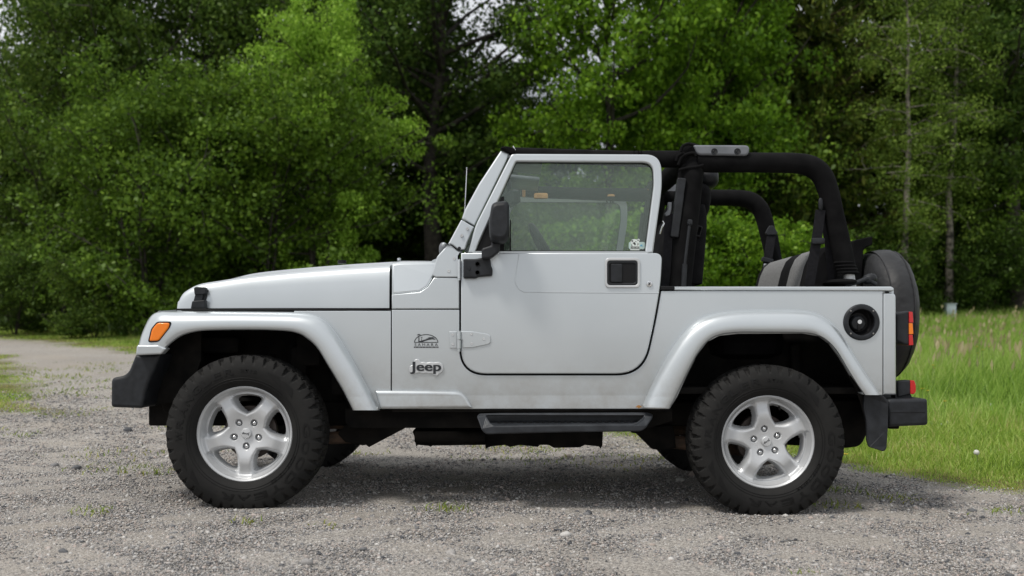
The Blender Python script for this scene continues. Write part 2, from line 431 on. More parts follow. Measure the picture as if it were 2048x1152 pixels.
# small unevenness of the gravel
gz = gz + .004 * np.sin(gx * 9.1 + 2 * np.sin(gy * 5.3)) * np.sin(gy * 8.3 + np.sin(gx * 4.1))
gv = np.stack([gx.ravel(), gy.ravel(), gz.ravel()], 1)
nx, ny = len(xs), len(ys)
ii = np.arange(nx * ny).reshape(ny, nx)
gf = np.stack([ii[:-1, :-1].ravel(), ii[:-1, 1:].ravel(), ii[1:, 1:].ravel(), ii[1:, :-1].ravel()], 1)
gme = np_mesh('ground', gv, gf, 4)
at = gme.attributes.new('grassy', 'FLOAT', 'POINT'); at.data.foreach_set('value', np.clip(grassy(gx, gy), -6, 6).ravel().astype(np.float32))

m = bpy.data.materials.new('gravel_and_soil'); m.use_nodes = True; n, l = m.node_tree.nodes, m.node_tree.links; p = n['Principled BSDF']
p.inputs['Roughness'].default_value = .9; p.inputs['Specular IOR Level'].default_value = .25
t = n.new('ShaderNodeTexCoord')
def noise(sc, det=4, ro=.55):
    x = n.new('ShaderNodeTexNoise'); x.inputs['Scale'].default_value = sc; x.inputs['Detail'].default_value = det; x.inputs['Roughness'].default_value = ro
    l.new(t.outputs['Object'], x.inputs['Vector']); return x
def ramp(src, stops):
    r = n.new('ShaderNodeValToRGB'); e = r.color_ramp.elements
    while len(e) < len(stops): e.new(.5)
    for k, (pos, col) in enumerate(stops): e[k].position = pos; e[k].color = (*col, 1)
    l.new(src, r.inputs['Fac']); return r
def mixc(f, a, b, mode='MIX'):
    x = n.new('ShaderNodeMix'); x.data_type = 'RGBA'; x.blend_type = mode
    if isinstance(f, (int, float)): x.inputs['Factor'].default_value = f
    else: l.new(f, x.inputs['Factor'])
    for s, k in ((a, 'A'), (b, 'B')):
        if isinstance(s, tuple): x.inputs[k].default_value = (*s, 1)
        else: l.new(s, x.inputs[k])
    return x.outputs['Result']
vo = n.new('ShaderNodeTexVoronoi'); vo.inputs['Scale'].default_value = 120; l.new(t.outputs['Object'], vo.inputs['Vector'])
vo2 = n.new('ShaderNodeTexVoronoi'); vo2.inputs['Scale'].default_value = 230; l.new(t.outputs['Object'], vo2.inputs['Vector'])
sep = n.new('ShaderNodeSeparateColor'); l.new(vo.outputs['Color'], sep.inputs[0])
sep2 = n.new('ShaderNodeSeparateColor'); l.new(vo2.outputs['Color'], sep2.inputs[0])
st = [(0, (.07, .07, .072)), (.3, (.24, .232, .225)), (.55, (.40, .37, .335)), (.75, (.51, .485, .455)), (1, (.68, .66, .62))]
c1 = ramp(sep.outputs[0], st); c2 = ramp(sep2.outputs[0], st)
peb = mixc(.55, c1.outputs[0], c2.outputs[0])
dust = ramp(noise(140, 3).outputs['Fac'], [(.3, (.33, .295, .255)), (.7, (.48, .44, .39))])
patch = ramp(noise(.9, 7, .62).outputs['Fac'], [(.48, (0, 0, 0)), (.66, (1, 1, 1))])
grav = mixc(patch.outputs[0], peb, mixc(.60, peb, dust.outputs[0]))
tone = ramp(noise(.35, 5).outputs['Fac'], [(.3, (.78, .77, .755)), (.7, (1.02, 1.0, .97))])
grav = mixc(1.0, grav, tone.outputs[0], 'MULTIPLY')
moss = ramp(noise(38, 5).outputs['Fac'], [(.3, (.05, .055, .016)), (.5, (.13, .125, .035)), (.7, (.27, .22, .09))])
ga = n.new('ShaderNodeAttribute'); ga.attribute_name = 'grassy'
wob = noise(1.6, 6, .6); ad = n.new('ShaderNodeMath'); ad.operation = 'MULTIPLY_ADD'; ad.inputs[1].default_value = 2.4
l.new(wob.outputs['Fac'], ad.inputs[0]); sb = n.new('ShaderNodeMath'); sb.operation = 'SUBTRACT'; sb.inputs[1].default_value = 1.2
l.new(ga.outputs['Fac'], sb.inputs[0]); l.new(sb.outputs[0], ad.inputs[2])
edge = n.new('ShaderNodeMapRange'); edge.interpolation_type = 'SMOOTHSTEP'; edge.inputs['From Min'].default_value = -.55; edge.inputs['From Max'].default_value = .45
l.new(ad.outputs[0], edge.inputs['Value'])
lush = ramp(noise(26, 5).outputs['Fac'], [(.3, (.07, .11, .018)), (.6, (.17, .235, .035)), (.8, (.26, .28, .06))])
deep = n.new('ShaderNodeMapRange'); deep.interpolation_type = 'SMOOTHSTEP'; deep.inputs['From Min'].default_value = .5; deep.inputs['From Max'].default_value = 2.4
l.new(ad.outputs[0], deep.inputs['Value'])
col = mixc(edge.outputs['Result'], grav, mixc(deep.outputs['Result'], moss.outputs[0], lush.outputs[0]))
l.new(col, p.inputs['Base Color'])
hb = n.new('ShaderNodeMath'); hb.operation = 'MULTIPLY_ADD'; hb.inputs[1].default_value = -.6
l.new(vo.outputs['Distance'], hb.inputs[0]); l.new(noise(160, 3).outputs['Fac'], hb.inputs[2])
bp = n.new('ShaderNodeBump'); bp.inputs['Strength'].default_value = .9; bp.inputs['Distance'].default_value = .008
l.new(hb.outputs[0], bp.inputs['Height']); l.new(bp.outputs['Normal'], p.inputs['Normal'])
ground = link('ground', gme, m, None, None); ground['kind'] = 'structure'
gme.polygons.foreach_set('use_smooth', [True] * len(gme.polygons))

# ------------------------------------------------------------------ loose stones on the gravel (nobody could count them)
ico = bmesh.new(); bmesh.ops.create_icosphere(ico, subdivisions=1, radius=1)
IV = np.array([v.co[:] for v in ico.verts]); IF = np.array([[v.index for v in f.verts] for f in ico.faces]); ico.free()
OV = np.array([(1, 0, 0), (-1, 0, 0), (0, 1, 0), (0, -1, 0), (0, 0, 1), (0, 0, -1.)]); OF = np.array([(0, 2, 4), (2, 1, 4), (1, 3, 4), (3, 0, 4), (2, 0, 5), (1, 2, 5), (3, 1, 5), (0, 3, 5)])
ico = bmesh.new(); bmesh.ops.create_icosphere(ico, subdivisions=0 + 1, radius=1); ico.free()
def stones(name, N, smin, smax, power, ymax, seed, IV=OV, IF=OF, jit=.75):
    r = np.random.default_rng(seed)
    Y = 2.9 * (ymax / 2.9) ** r.random(N * 3); X = (r.random(N * 3) * 2 - 1) * (Y * .53 + .4)
    g = grassy(X, Y) + .5 * np.sin(X * 3.1) * np.sin(Y * 2.3)
    pn = np.sin(X * 2.3 + 1.7 * np.sin(Y * 1.9)) * np.sin(Y * 3.1 + 1.1 * np.sin(X * 1.3)) + .5 * np.sin(X * 5.7 + Y * 4.1)
    ok = (g < r.random(N * 3) * .5 - .1) & (pn > -.92 + 1.5 * r.random(N * 3) ** 2 - .35)
    X, Y = X[ok][:N], Y[ok][:N]; N = len(X)
    s = smin + (smax - smin) * r.random(N) ** power; s = s * (1 + .12 * (Y - 3))
    sc = s[:, None] * np.stack([.7 + .6 * r.random(N), .7 + .6 * r.random(N), .45 + .4 * r.random(N)], 1)
    a = r.random(N) * 6.283; ca, sa = np.cos(a), np.sin(a)
    V = (IV[None] * (1 + jit * (r.random((N, len(IV), 1)) - .5)) + .22 * jit * r.normal(size=(N, len(IV), 3))) * sc[:, None, :]
    x = V[..., 0] * ca[:, None] - V[..., 1] * sa[:, None] + X[:, None]; y = V[..., 0] * sa[:, None] + V[..., 1] * ca[:, None] + Y[:, None]
    z = V[..., 2] + (G(X, Y) + s * .18)[:, None]
    V = np.stack([x, y, z], -1).reshape(-1, 3); F = (IF[None] + (np.arange(N) * len(IV))[:, None, None]).reshape(-1, 3)
    return V, F
parts = [stones('a', 210000, .0018, .0056, 1.4, 10.5, 1), stones('b', 5000, .005, .011, 2.4, 12, 2, IV, IF, .45), stones('c', 60, .011, .024, 2, 9, 3, IV, IF, .4)]
V = np.concatenate([q[0] for q in parts]); o_ = np.cumsum([0] + [len(q[0]) for q in parts])[:-1]
F = np.concatenate([q[1] + k for q, k in zip(parts, o_)])
m = mat('gravel_stones', rough=.85, spec=.3); n, l, p = nodes(m)
gi = n.new('ShaderNodeNewGeometry'); t = n.new('ShaderNodeTexCoord')
r1 = ramp(gi.outputs['Random Per Island'], [(0, (.07, .074, .082)), (.25, (.20, .20, .205)), (.5, (.36, .345, .33)), (.64, (.43, .36, .32)), (.82, (.45, .44, .425)), (1, (.58, .565, .54))])
l.new(mixc(.45, r1.outputs[0], mixc(1., r1.outputs[0], ramp(noise(220, 3).outputs['Fac'], [(.35, (.6, .6, .6)), (.65, (1.25, 1.25, 1.25))]).outputs[0], 'MULTIPLY')), p.inputs['Base Color'])
sto = link('gravel', np_mesh('gravel', V, F, 3), m, None, None); sto['kind'] = 'stuff'
sto['label'] = 'loose grey and pinkish stones scattered over the gravel ground'; sto['category'] = 'gravel'

# ------------------------------------------------------------------ grass blades
def blades(X, Y, h, wd, bend, seed, lean=None):
    """each blade is five vertices: two at the foot, two half way, one tip"""
    r = np.random.default_rng(seed); N = len(X); Z = G(X, Y) - .01
    a = r.random(N) * 6.283; d = np.stack([np.cos(a), np.sin(a)], 1); b = r.random(N) * 6.283
    q = np.stack([np.cos(b), np.sin(b)], 1) * (h * bend * (.3 + r.random(N)))[:, None]
    if lean is not None: q = q + np.array(lean)[None] * h[:, None]
    O = np.stack([X, Y], 1); W = d * wd[:, None]
    v = np.zeros((N, 5, 3))
    v[:, 0, :2] = O - W / 2; v[:, 1, :2] = O + W / 2; v[:, 0, 2] = v[:, 1, 2] = Z
    v[:, 2, :2] = O + W * .4 + q * .35; v[:, 3, :2] = O - W * .4 + q * .35; v[:, 2, 2] = v[:, 3, 2] = Z + h * .58
    v[:, 4, :2] = O + q; v[:, 4, 2] = Z + h * (1 - .25 * bend * r.random(N))
    i = np.arange(N)[:, None] * 5
    f = np.concatenate([i + np.array([[0, 1, 2]]), i + np.array([[0, 2, 3]]), i + np.array([[3, 2, 4]])], 0)
    return v.reshape(-1, 3), f
def sample(N, y0, y1, keep, seed, m=.6, pw=1.):
    r = np.random.default_rng(seed); Y = y0 * (y1 / y0) ** (r.random(N) ** pw); X = (r.random(N) * 2 - 1) * (Y * .60 + m)
    k = keep(X, Y, r); return X[k], Y[k]
def wave(x, y, a, b, c): return np.sin(x * a + c + 1.6 * np.sin(y * b * .7 + c)) * np.sin(y * b + 2.1 * c + 1.3 * np.sin(x * a * .6))
def grass_mat(name, stops, dead=None, trans=.35):
    m = bpy.data.materials.new(name); m.use_nodes = True; n, l = m.node_tree.nodes, m.node_tree.links; n.clear()
    o = n.new('ShaderNodeOutputMaterial'); gi = n.new('ShaderNodeNewGeometry'); r = n.new('ShaderNodeValToRGB'); e = r.color_ramp.elements
    while len(e) < len(stops): e.new(.5)
    for k, (pos, c) in enumerate(stops): e[k].position = pos; e[k].color = (*c, 1)
    t = n.new('ShaderNodeTexCoord'); x = n.new('ShaderNodeTexNoise'); x.inputs['Scale'].default_value = .9; x.inputs['Detail'].default_value = 4
    l.new(t.outputs['Object'], x.inputs['Vector'])
    a = n.new('ShaderNodeMath'); a.operation = 'MULTIPLY_ADD'; a.inputs[1].default_value = .75; l.new(gi.outputs['Random Per Island'], a.inputs[0])
    b = n.new('ShaderNodeMath'); b.operation = 'MULTIPLY_ADD'; b.inputs[1].default_value = 1.2; b.inputs[2].default_value = -.42; l.new(x.outputs['Fac'], b.inputs[0])
    l.new(b.outputs[0], a.inputs[2]); l.new(a.outputs[0], r.inputs['Fac'])
    d = n.new('ShaderNodeBsdfDiffuse'); tr = n.new('ShaderNodeBsdfTranslucent'); gl = n.new('ShaderNodeBsdfGlossy'); gl.inputs['Roughness'].default_value = .5
    gl.inputs[0].default_value = (.5, .5, .5, 1)
    l.new(r.outputs[0], d.inputs[0]); l.new(r.outputs[0], tr.inputs[0])
    m1 = n.new('ShaderNodeMixShader'); m1.inputs[0].default_value = trans; l.new(d.outputs[0], m1.inputs[1]); l.new(tr.outputs[0], m1.inputs[2])
    m2 = n.new('ShaderNodeMixShader'); m2.inputs[0].default_value = .05; l.new(m1.outputs[0], m2.inputs[1]); l.new(gl.outputs[0], m2.inputs[2])
    l.new(m2.outputs[0], o.inputs[0]); return m
def stuff(name, pieces, m, label, cat):
    V = np.concatenate([q[0] for q in pieces]); o_ = np.cumsum([0] + [len(q[0]) for q in pieces])[:-1]
    F = np.concatenate([q[1] + k for q, k in zip(pieces, o_)])
    o = link(name, np_mesh(name, V, F, 3), m, None, None); o['kind'] = 'stuff'; o['label'] = label; o['category'] = cat; return o
VIS = lambda X, Y: ~((X > -1.7) & (X < 1.85) & (Y > 4.4) & (Y < 6.6))
# short turf along the verge and over the whole meadow
X, Y = sample(900000, 4.6, 34, lambda x, y, r: (grassy(x, y) + .30 * wave(x, y, 2.3, 1.9, 1) + .32 * wave(x, y, 6.3, 5.9, 2) > 1.1 * r.random(len(x)) ** 1.6 - .25) & VIS(x, y), 21, pw=.85)
r = np.random.default_rng(22); gd = grassy(X, Y)
h = (.030 + .075 * r.random(len(X)) ** 1.5) * (.38 + 1.1 * sstep(0, 2.4, gd)) * (1 + .5 * wave(X, Y, 1.7, 1.3, 2.)); wd = .0022 + .00055 * Y * (.5 + r.random(len(X)))
stuff('turf', [blades(X, Y, np.maximum(h, .02), wd, .55, 23)], grass_mat('turf_blades', [(0, (.06, .10, .012)), (.25, (.19, .31, .035)), (.55, (.35, .53, .075)), (.8, (.46, .58, .12)), (1, (.62, .54, .24))], trans=.45),
      'short bright green turf along the verge of the gravel', 'grass')
# sparse tufts growing through the gravel
def tuft(x, y, r): return (grassy(x, y) < .3) & (wave(x, y, 3.3, 2.7, .4) + .6 * wave(x, y, 7, 6, 1.) > 1.05 - .10 * (y - 4)) & VIS(x, y)
X, Y = sample(90000, 3.4, 15, tuft, 31)
r = np.random.default_rng(32); keep = r.random(len(X)) < .75; X, Y = X[keep], Y[keep]
cxy = [(1.72, 5.35, .10), (2.36, 4.72, .07), (2.75, 4.66, .06), (.22, 7.0, .13), (-.12, 7.2, .12), (.9, 6.7, .12), (-2.35, 5.85, .16), (-2.6, 6.5, .2), (1.55, 4.85, .08), (-.3, 4.62, .06), (1.95, 5.1, .09), (1.6, 5.6, .12), (.55, 6.35, .2), (.1, 6.5, .22)]
ex = np.concatenate([r.normal(a, s, 90) for a, b, s in cxy]); ey = np.concatenate([r.normal(b, s * .8, 90) for a, b, s in cxy])
X = np.concatenate([X, ex]); Y = np.concatenate([Y, ey])
stuff('weeds', [blades(X, Y, .014 + .038 * r.random(len(X)) ** 1.5, .0035 + .0007 * Y, .9, 33)], grass_mat('weed_blades', [(0, (.10, .16, .02)), (.5, (.22, .31, .04)), (1, (.40, .38, .08))]),
      'thin green weeds growing through the gravel', 'grass')
# tall meadow grass
def tall(x, y, r): return (x > -.5) & (grassy(x, y) + .7 * wave(x, y, 1.1, .9, 3) > 3.2 + .8 * r.random(len(x)))
X, Y = sample(420000, 7.5, 40, tall, 41, pw=.8)
r = np.random.default_rng(42); gd = grassy(X, Y)
h = (.26 + .34 * r.random(len(X))) * (.55 + .45 * sstep(3.5, 6.5, gd)) * (1 + .22 * wave(X, Y, .9, .7, 1))
stuff('tall_grass', [blades(X, Y, h, .003 + .0006 * Y * (.5 + r.random(len(X))), .38, 43, (.06, 0))],
      grass_mat('meadow_blades', [(0, (.07, .12, .014)), (.28, (.19, .34, .04)), (.6, (.33, .52, .075)), (.85, (.43, .58, .13)), (1, (.56, .58, .22))], trans=.45), 'tall uncut meadow grass behind the mown verge', 'grass')
# straw coloured seed heads standing above it
X, Y = sample(26000, 9, 40, lambda x, y, r: tall(x, y, r) & (grassy(x, y) > 5.5) & (wave(x, y, .8, .6, 2) > -.4), 51, pw=.8)
X, Y = X[:1700], Y[:1700]; r = np.random.default_rng(52)
hh = .50 + .26 * r.random(len(X)); wdt = .004 + .0006 * Y
va, fa = blades(X, Y, hh, wdt * .5, .22, 53, (.1, 0))
v5 = va.reshape(-1, 5, 3); tip = v5[:, 4]; base = v5[:, 4] * .74 + (v5[:, 2] + v5[:, 3]) / 2 * .26; base[:, 2] = tip[:, 2] - .13
q = np.stack([r.normal(size=len(X)), r.normal(size=len(X)) * .4, np.zeros(len(X))], 1); q /= np.linalg.norm(q, axis=1)[:, None]; q *= (wdt * 1.5)[:, None]
mid = (tip + base) / 2
vb = np.stack([base, mid + q, tip, mid - q], 1).reshape(-1, 3); i = np.arange(len(X))[:, None] * 4
fb = np.concatenate([i + np.array([[0, 1, 2]]), i + np.array([[0, 2, 3]])], 0)
stuff('seed_heads', [(va, fa), (vb, fb)], grass_mat('straw_seed_heads', [(0, (.26, .25, .10)), (.5, (.38, .33, .17)), (1, (.50, .43, .26))], trans=.25), 'straw coloured seed heads above the tall meadow grass', 'grass')
# rough dark herbs at the foot of the bushes
X, Y = sample(120000, 14, 42, lambda x, y, r: (x < 1) & (grassy(x, y) > 1.6 + 1.2 * r.random(len(x))), 61)
r = np.random.default_rng(62)
stuff('undergrowth', [blades(X, Y, (.2 + .5 * r.random(len(X))) * (.5 + .5 * sstep(1.5, 5, grassy(X, Y))), .02 + .03 * r.random(len(X)), .6, 63)],
      grass_mat('herb_blades', [(0, (.03, .065, .014)), (.6, (.06, .115, .022)), (1, (.13, .18, .04))]), 'rough dark herbs at the foot of the bushes', 'undergrowth')
# ------------------------------------------------------------------ trees
def leaf_mat(name, stops, trans=.4, gloss=.06):
    m = bpy.data.materials.new(name); m.use_nodes = True; n, l = m.node_tree.nodes, m.node_tree.links; n.clear()
    o = n.new('ShaderNodeOutputMaterial'); gi = n.new('ShaderNodeNewGeometry'); oi = n.new('ShaderNodeObjectInfo'); r = n.new('ShaderNodeValToRGB'); e = r.color_ramp.elements
    while len(e) < len(stops): e.new(.5)
    for k, (pos, c) in enumerate(stops): e[k].position = pos; e[k].color = (*c, 1)
    a = n.new('ShaderNodeMath'); a.operation = 'MULTIPLY_ADD'; a.inputs[1].default_value = .75; l.new(gi.outputs['Random Per Island'], a.inputs[0])
    b = n.new('ShaderNodeMath'); b.operation = 'MULTIPLY'; b.inputs[1].default_value = .25; l.new(oi.outputs['Random'], b.inputs[0]); l.new(b.outputs[0], a.inputs[2])
    l.new(a.outputs[0], r.inputs['Fac'])
    d = n.new('ShaderNodeBsdfDiffuse'); tr = n.new('ShaderNodeBsdfTranslucent'); gl = n.new('ShaderNodeBsdfGlossy'); gl.inputs['Roughness'].default_value = .42
    gl.inputs[0].default_value = (.6, .6, .6, 1)
    l.new(r.outputs[0], d.inputs[0]); l.new(r.outputs[0], tr.inputs[0])
    m1 = n.new('ShaderNodeMixShader'); m1.inputs[0].default_value = trans; l.new(d.outputs[0], m1.inputs[1]); l.new(tr.outputs[0], m1.inputs[2])
    m2 = n.new('ShaderNodeMixShader'); m2.inputs[0].default_value = gloss; l.new(m1.outputs[0], m2.inputs[1]); l.new(gl.outputs[0], m2.inputs[2])
    l.new(m2.outputs[0], o.inputs[0]); return m
L = {
 'oak':    leaf_mat('oak_leaves', [(0, (0.0226, 0.0523, 0.0121)), (.6, (0.0629, 0.1160, 0.0207)), (1, (0.1235, 0.1957, 0.0347))], .25, .015),
 'maple':  leaf_mat('maple_leaves', [(0, (0.0622, 0.1415, 0.0121)), (.6, (0.1571, 0.2963, 0.0225)), (1, (0.3051, 0.4754, 0.0423))], .36, .015),
 'willow': leaf_mat('sallow_leaves', [(0, (0.1173, 0.2270, 0.0241)), (.6, (0.2719, 0.4628, 0.0512)), (1, (0.4522, 0.6660, 0.1033))], .4, .015),
 'hedge':  leaf_mat('thicket_leaves', [(0, (0.0509, 0.1034, 0.0134)), (.6, (0.1245, 0.2206, 0.0244)), (1, (0.2542, 0.3704, 0.0499))], .32, .018),
 'alder':  leaf_mat('alder_leaves', [(0, (0.0339, 0.0675, 0.0121)), (.6, (0.0811, 0.1450, 0.0225)), (1, (0.1670, 0.2446, 0.0423))], .3, .015),
 'spruce': leaf_mat('spruce_needles', [(0, (0.0287, 0.0542, 0.0121)), (.55, (0.0852, 0.1297, 0.0240)), (.85, (0.1555, 0.1966, 0.0311)), (1, (0.2546, 0.2783, 0.0470))], .3, .01),
 'birch':  leaf_mat('birch_leaves', [(0, (0.0622, 0.1143, 0.0180)), (.6, (0.1506, 0.2395, 0.0381)), (1, (0.2760, 0.3845, 0.0674))], .36, .015),
}
BARK = noisy(mat('dark_bark', rough=.9), 9, (.022, .019, .015), (.055, .047, .038), .8, 30, dist=.03)
BARK_PINE = noisy(mat('reddish_bark', rough=.9), 7, (.035, .022, .015), (.085, .052, .035), .8, 25, dist=.03)
BARK_BIRCH = noisy(mat('birch_bark', rough=.8), 5, (.03, .026, .023), (.27, .24, .20), .4, 14, dist=.01, lo=.38, hi=.55)

def np_tubes(paths, segs=7):
    """paths: list of (points (N,3), radii (N,)); all in one mesh, one island per limb"""
    VV, FF, k = [], [], 0; ang = np.linspace(0, 2 * np.pi, segs, endpoint=False)
    for pts, rad in paths:
        pts = np.asarray(pts); N = len(pts); T = np.gradient(pts, axis=0); T /= np.linalg.norm(T, axis=1)[:, None] + 1e-9
        ref = np.where(np.abs(T[:, 2:3]) < .8, np.array([[0, 0, 1.]]), np.array([[1., 0, 0]]))
        u = np.cross(T, ref); u /= np.linalg.norm(u, axis=1)[:, None] + 1e-9; v = np.cross(T, u)
        ring = pts[:, None] + (u[:, None] * np.cos(ang)[None, :, None] + v[:, None] * np.sin(ang)[None, :, None]) * np.asarray(rad)[:, None, None]
        VV.append(ring.reshape(-1, 3)); i = k + np.arange(N * segs).reshape(N, segs); j = np.roll(i, -1, 1)
        FF.append(np.stack([i[:-1].ravel(), j[:-1].ravel(), j[1:].ravel(), i[1:].ravel()], 1)); k += N * segs
    return np.concatenate(VV), np.concatenate(FF)
def leaves(cent, size, r, up=.35, asp=.6, hang=0.):
    """folded four-cornered leaves at cent, each a quad"""
    N = len(cent); d = r.normal(size=(N, 3)); d[:, 2] -= hang; d /= np.linalg.norm(d, axis=1)[:, None]
    q = r.normal(size=(N, 3)); q[:, 2] += up * 2.; nrm = np.cross(d, np.cross(q, d)); nrm /= np.linalg.norm(nrm, axis=1)[:, None] + 1e-9
    w = np.cross(d, nrm); s = size[:, None] if np.ndim(size) else size
    lift = nrm * s * .10
    v = np.stack([cent - d * s * .5, cent + w * s * asp * .5 + lift, cent + d * s * .5, cent - w * s * asp * .5 + lift], 1)
    return v.reshape(-1, 3), np.arange(N * 4).reshape(N, 4)
def broadleaf(H, rad, base, trunk_r, nl, twigs, per, leaf, seed, lean=(0, 0), clump=.42, droop=0., top=.5, stems=1, asp=.62, hang=0., limb=.30):
    """H height, rad crown radius, base height where the crown starts; returns trunk mesh and crown mesh"""
    r = np.random.default_rng(seed); paths, cl = [], []
    for s in range(stems):
        a0 = r.random() * 6.28; sp = 0 if stems == 1 else .35 * rad
        z = np.linspace(0, 1, 9); wob = np.cumsum(r.normal(size=(9, 2)) * .018 * H, 0) * z[:, None]
        hs = H * (1 if stems == 1 else .75 + .25 * r.random())
        tr = np.stack([lean[0] * z * H + wob[:, 0] + math.cos(a0) * sp * z ** .8, lean[1] * z * H + wob[:, 1] + math.sin(a0) * sp * z ** .8, z * hs * .96], 1)
        rr = trunk_r / math.sqrt(stems) * (1 - .88 * z) * (1 + .35 * np.exp(-z * 22)); paths.append((tr, rr))
        n_here = max(4, nl // stems)
        for i in range(n_here):
            t = base / H + (1 - base / H) * ((i + .5) / n_here) ** .85 * .97; t = min(t, .985)
            p0 = np.array([np.interp(t, z, tr[:, k]) for k in range(3)]); u = (t - base / H) / (1 - base / H)
            env = rad * (math.sin(math.pi * min(1, (u * .82 + .18)) ** (.9 + top)) ** .75 * .95 + .10) * (.7 + .5 * r.random())
            az = i * 2.4 + r.normal() * .4; el_ = .75 * u + .12 + r.normal() * .14 - droop * .3
            dr = np.array([math.cos(az) * math.cos(el_), math.sin(az) * math.cos(el_), math.sin(el_)])
            s_ = np.linspace(0, 1, 6)
            path = p0 + dr * (s_ * env)[:, None] + np.array([0, 0, 1.]) * ((.12 - droop) * env * s_ ** 2)[:, None] + np.cumsum(r.normal(size=(6, 3)) * .05 * env, 0) * s_[:, None]
            paths.append((path, (rr[0] * limb * (1 - t * .7)) * (1 - .85 * s_) + .006))
            for j in range(twigs):
                q = .28 + .72 * (j + r.random()) / twigs
                pc = np.array([np.interp(q, s_, path[:, k]) for k in range(3)])
                off = r.normal(size=3) * np.array([.5, .5, .38]) * (.20 + .35 * env * .5)
                c = pc + off; c[2] = max(c[2], .25); cl.append(c)
                if j % 2 == 0: paths.append((np.stack([pc, (pc + c) / 2 + r.normal(size=3) * .05, c]), np.array([.012, .008, .004])))
    cl = np.array(cl); k = np.repeat(np.arange(len(cl)), per); cs = clump * (.55 + .9 * r.random(len(cl)))
    g = r.normal(size=(len(k), 3)); g *= (r.random(len(k)) ** .4 / (np.linalg.norm(g, axis=1) + 1e-6) * 1.25)[:, None]
    cen = cl[k] + g * cs[k][:, None] * np.array([1, 1, .62 + .5 * droop]); cen[:, 2] = np.maximum(cen[:, 2] - droop * .6 * r.random(len(k)) ** 2, .08)
    v, f = leaves(cen, leaf * (.5 + 1.05 * r.random(len(cen)) ** 1.4), r, asp=asp, hang=hang)
    tv, tf = np_tubes(paths)
    return np_mesh('trunk', tv, tf, 4), np_mesh('crown', v, f, 4)
def conifer(H, rad, base, trunk_r, seed, whorls=34, per=9, dense=1.):
    r = np.random.default_rng(seed); paths, C_, S_, D_ = [], [], [], []
    z = np.linspace(0, 1, 10); tr = np.stack([r.normal(size=10).cumsum() * .02, r.normal(size=10).cumsum() * .02, z * H], 1); paths.append((tr, trunk_r * (1 - .93 * z)))
    for i in range(whorls):
        t = base / H + (1 - base / H) * (i + .4) / whorls; ln0 = rad * (1 - (t - base / H) / (1 - base / H)) ** .8 + .15
        for j in range(per):
            ln = ln0 * (.65 + .5 * r.random()); az = r.random() * 6.28; s_ = np.linspace(0, 1, 5)
            pth = np.array([0, 0, t * H + r.normal() * .12]) + np.stack([math.cos(az) * s_ * ln, math.sin(az) * s_ * ln, -.18 * ln * s_ + .10 * ln * s_ ** 3 * 1.2 - .14 * ln * np.sin(s_ * 3.1)], 1)
            paths.append((pth, .02 * (1 - .8 * s_) + .004))
            m_ = int(26 * dense * ln) + 6; q = .15 + .85 * r.random(m_); pc = np.stack([np.interp(q, s_, pth[:, k]) for k in range(3)], 1)
            side = r.normal(size=m_) * .22 * ln * (1.1 - q) * .9
            pc[:, 0] += -math.sin(az) * side; pc[:, 1] += math.cos(az) * side; pc[:, 2] -= np.abs(side) * .35 + r.random(m_) * .22
            C_.append(pc)
    cen = np.concatenate(C_); v, f = leaves(cen, .16 + .16 * r.random(len(cen)), r, up=.1, asp=.30, hang=1.2)
    tv, tf = np_tubes(paths, 6)
    return np_mesh('trunk', tv, tf, 4), np_mesh('crown', v, f, 4)
PR = {
 'oak_a':   (broadleaf(11.5, 4.6, 3.2, .30, 46, 8, 150, .130, 101, clump=.58), BARK, L['oak']),
 'oak_b':   (broadleaf(13.0, 4.2, 4.2, .26, 42, 8, 150, .130, 102, clump=.56), BARK, L['oak']),
 'maple':   (broadleaf(11.0, 3.7, 3.0, .22, 42, 8, 160, .135, 103, clump=.50), BARK, L['maple']),
 'sallow':  (broadleaf(7.6, 2.5, .7, .12, 46, 7, 150, .095, 104, clump=.38, stems=3), BARK, L['willow']),
 'thick_a': (broadleaf(9.4, 3.0, .5, .14, 56, 7, 116, .105, 105, clump=.50, stems=4, top=.2), BARK, L['alder']),
 'thick_b': (broadleaf(6.4, 2.9, .3, .11, 54, 7, 130, .10, 106, clump=.46, stems=5, top=.1), BARK, L['hedge']),
 'shrub':   (broadleaf(2.6, 1.7, .1, .05, 36, 7, 80, .085, 107, clump=.30, stems=6, top=.1), BARK, L['alder']),
 'sapling': (broadleaf(3.4, 1.3, .3, .05, 30, 6, 80, .095, 108, clump=.28, stems=2, top=.2), BARK, L['maple']),
 'birch':   (broadleaf(12.5, 2.3, 2.6, .13, 44, 7, 75, .075, 109, clump=.36, droop=.38, lean=(.035, 0), asp=.75, hang=.6, limb=.13), BARK_BIRCH, L['birch']),
 'birch_b': (broadleaf(12.0, 2.1, 4.4, .15, 34, 7, 70, .075, 110, clump=.36, droop=.42, lean=(-.01, 0), asp=.75, hang=.6, limb=.12), BARK_BIRCH, L['birch']),
 'spruce':  (conifer(15, 3.0, 1.6, .20, 111, 42, 11, 1.25), BARK_PINE, L['spruce']),
 'spruce_b':(conifer(15, 2.6, 3.9, .19, 112, 34, 10, 1.1), BARK_PINE, L['spruce']),
}
for k, ((tm, cm), bk, lf) in PR.items():
    tm.materials.append(bk); cm.materials.append(lf); tm.polygons.foreach_set('use_smooth', [True] * len(tm.polygons))
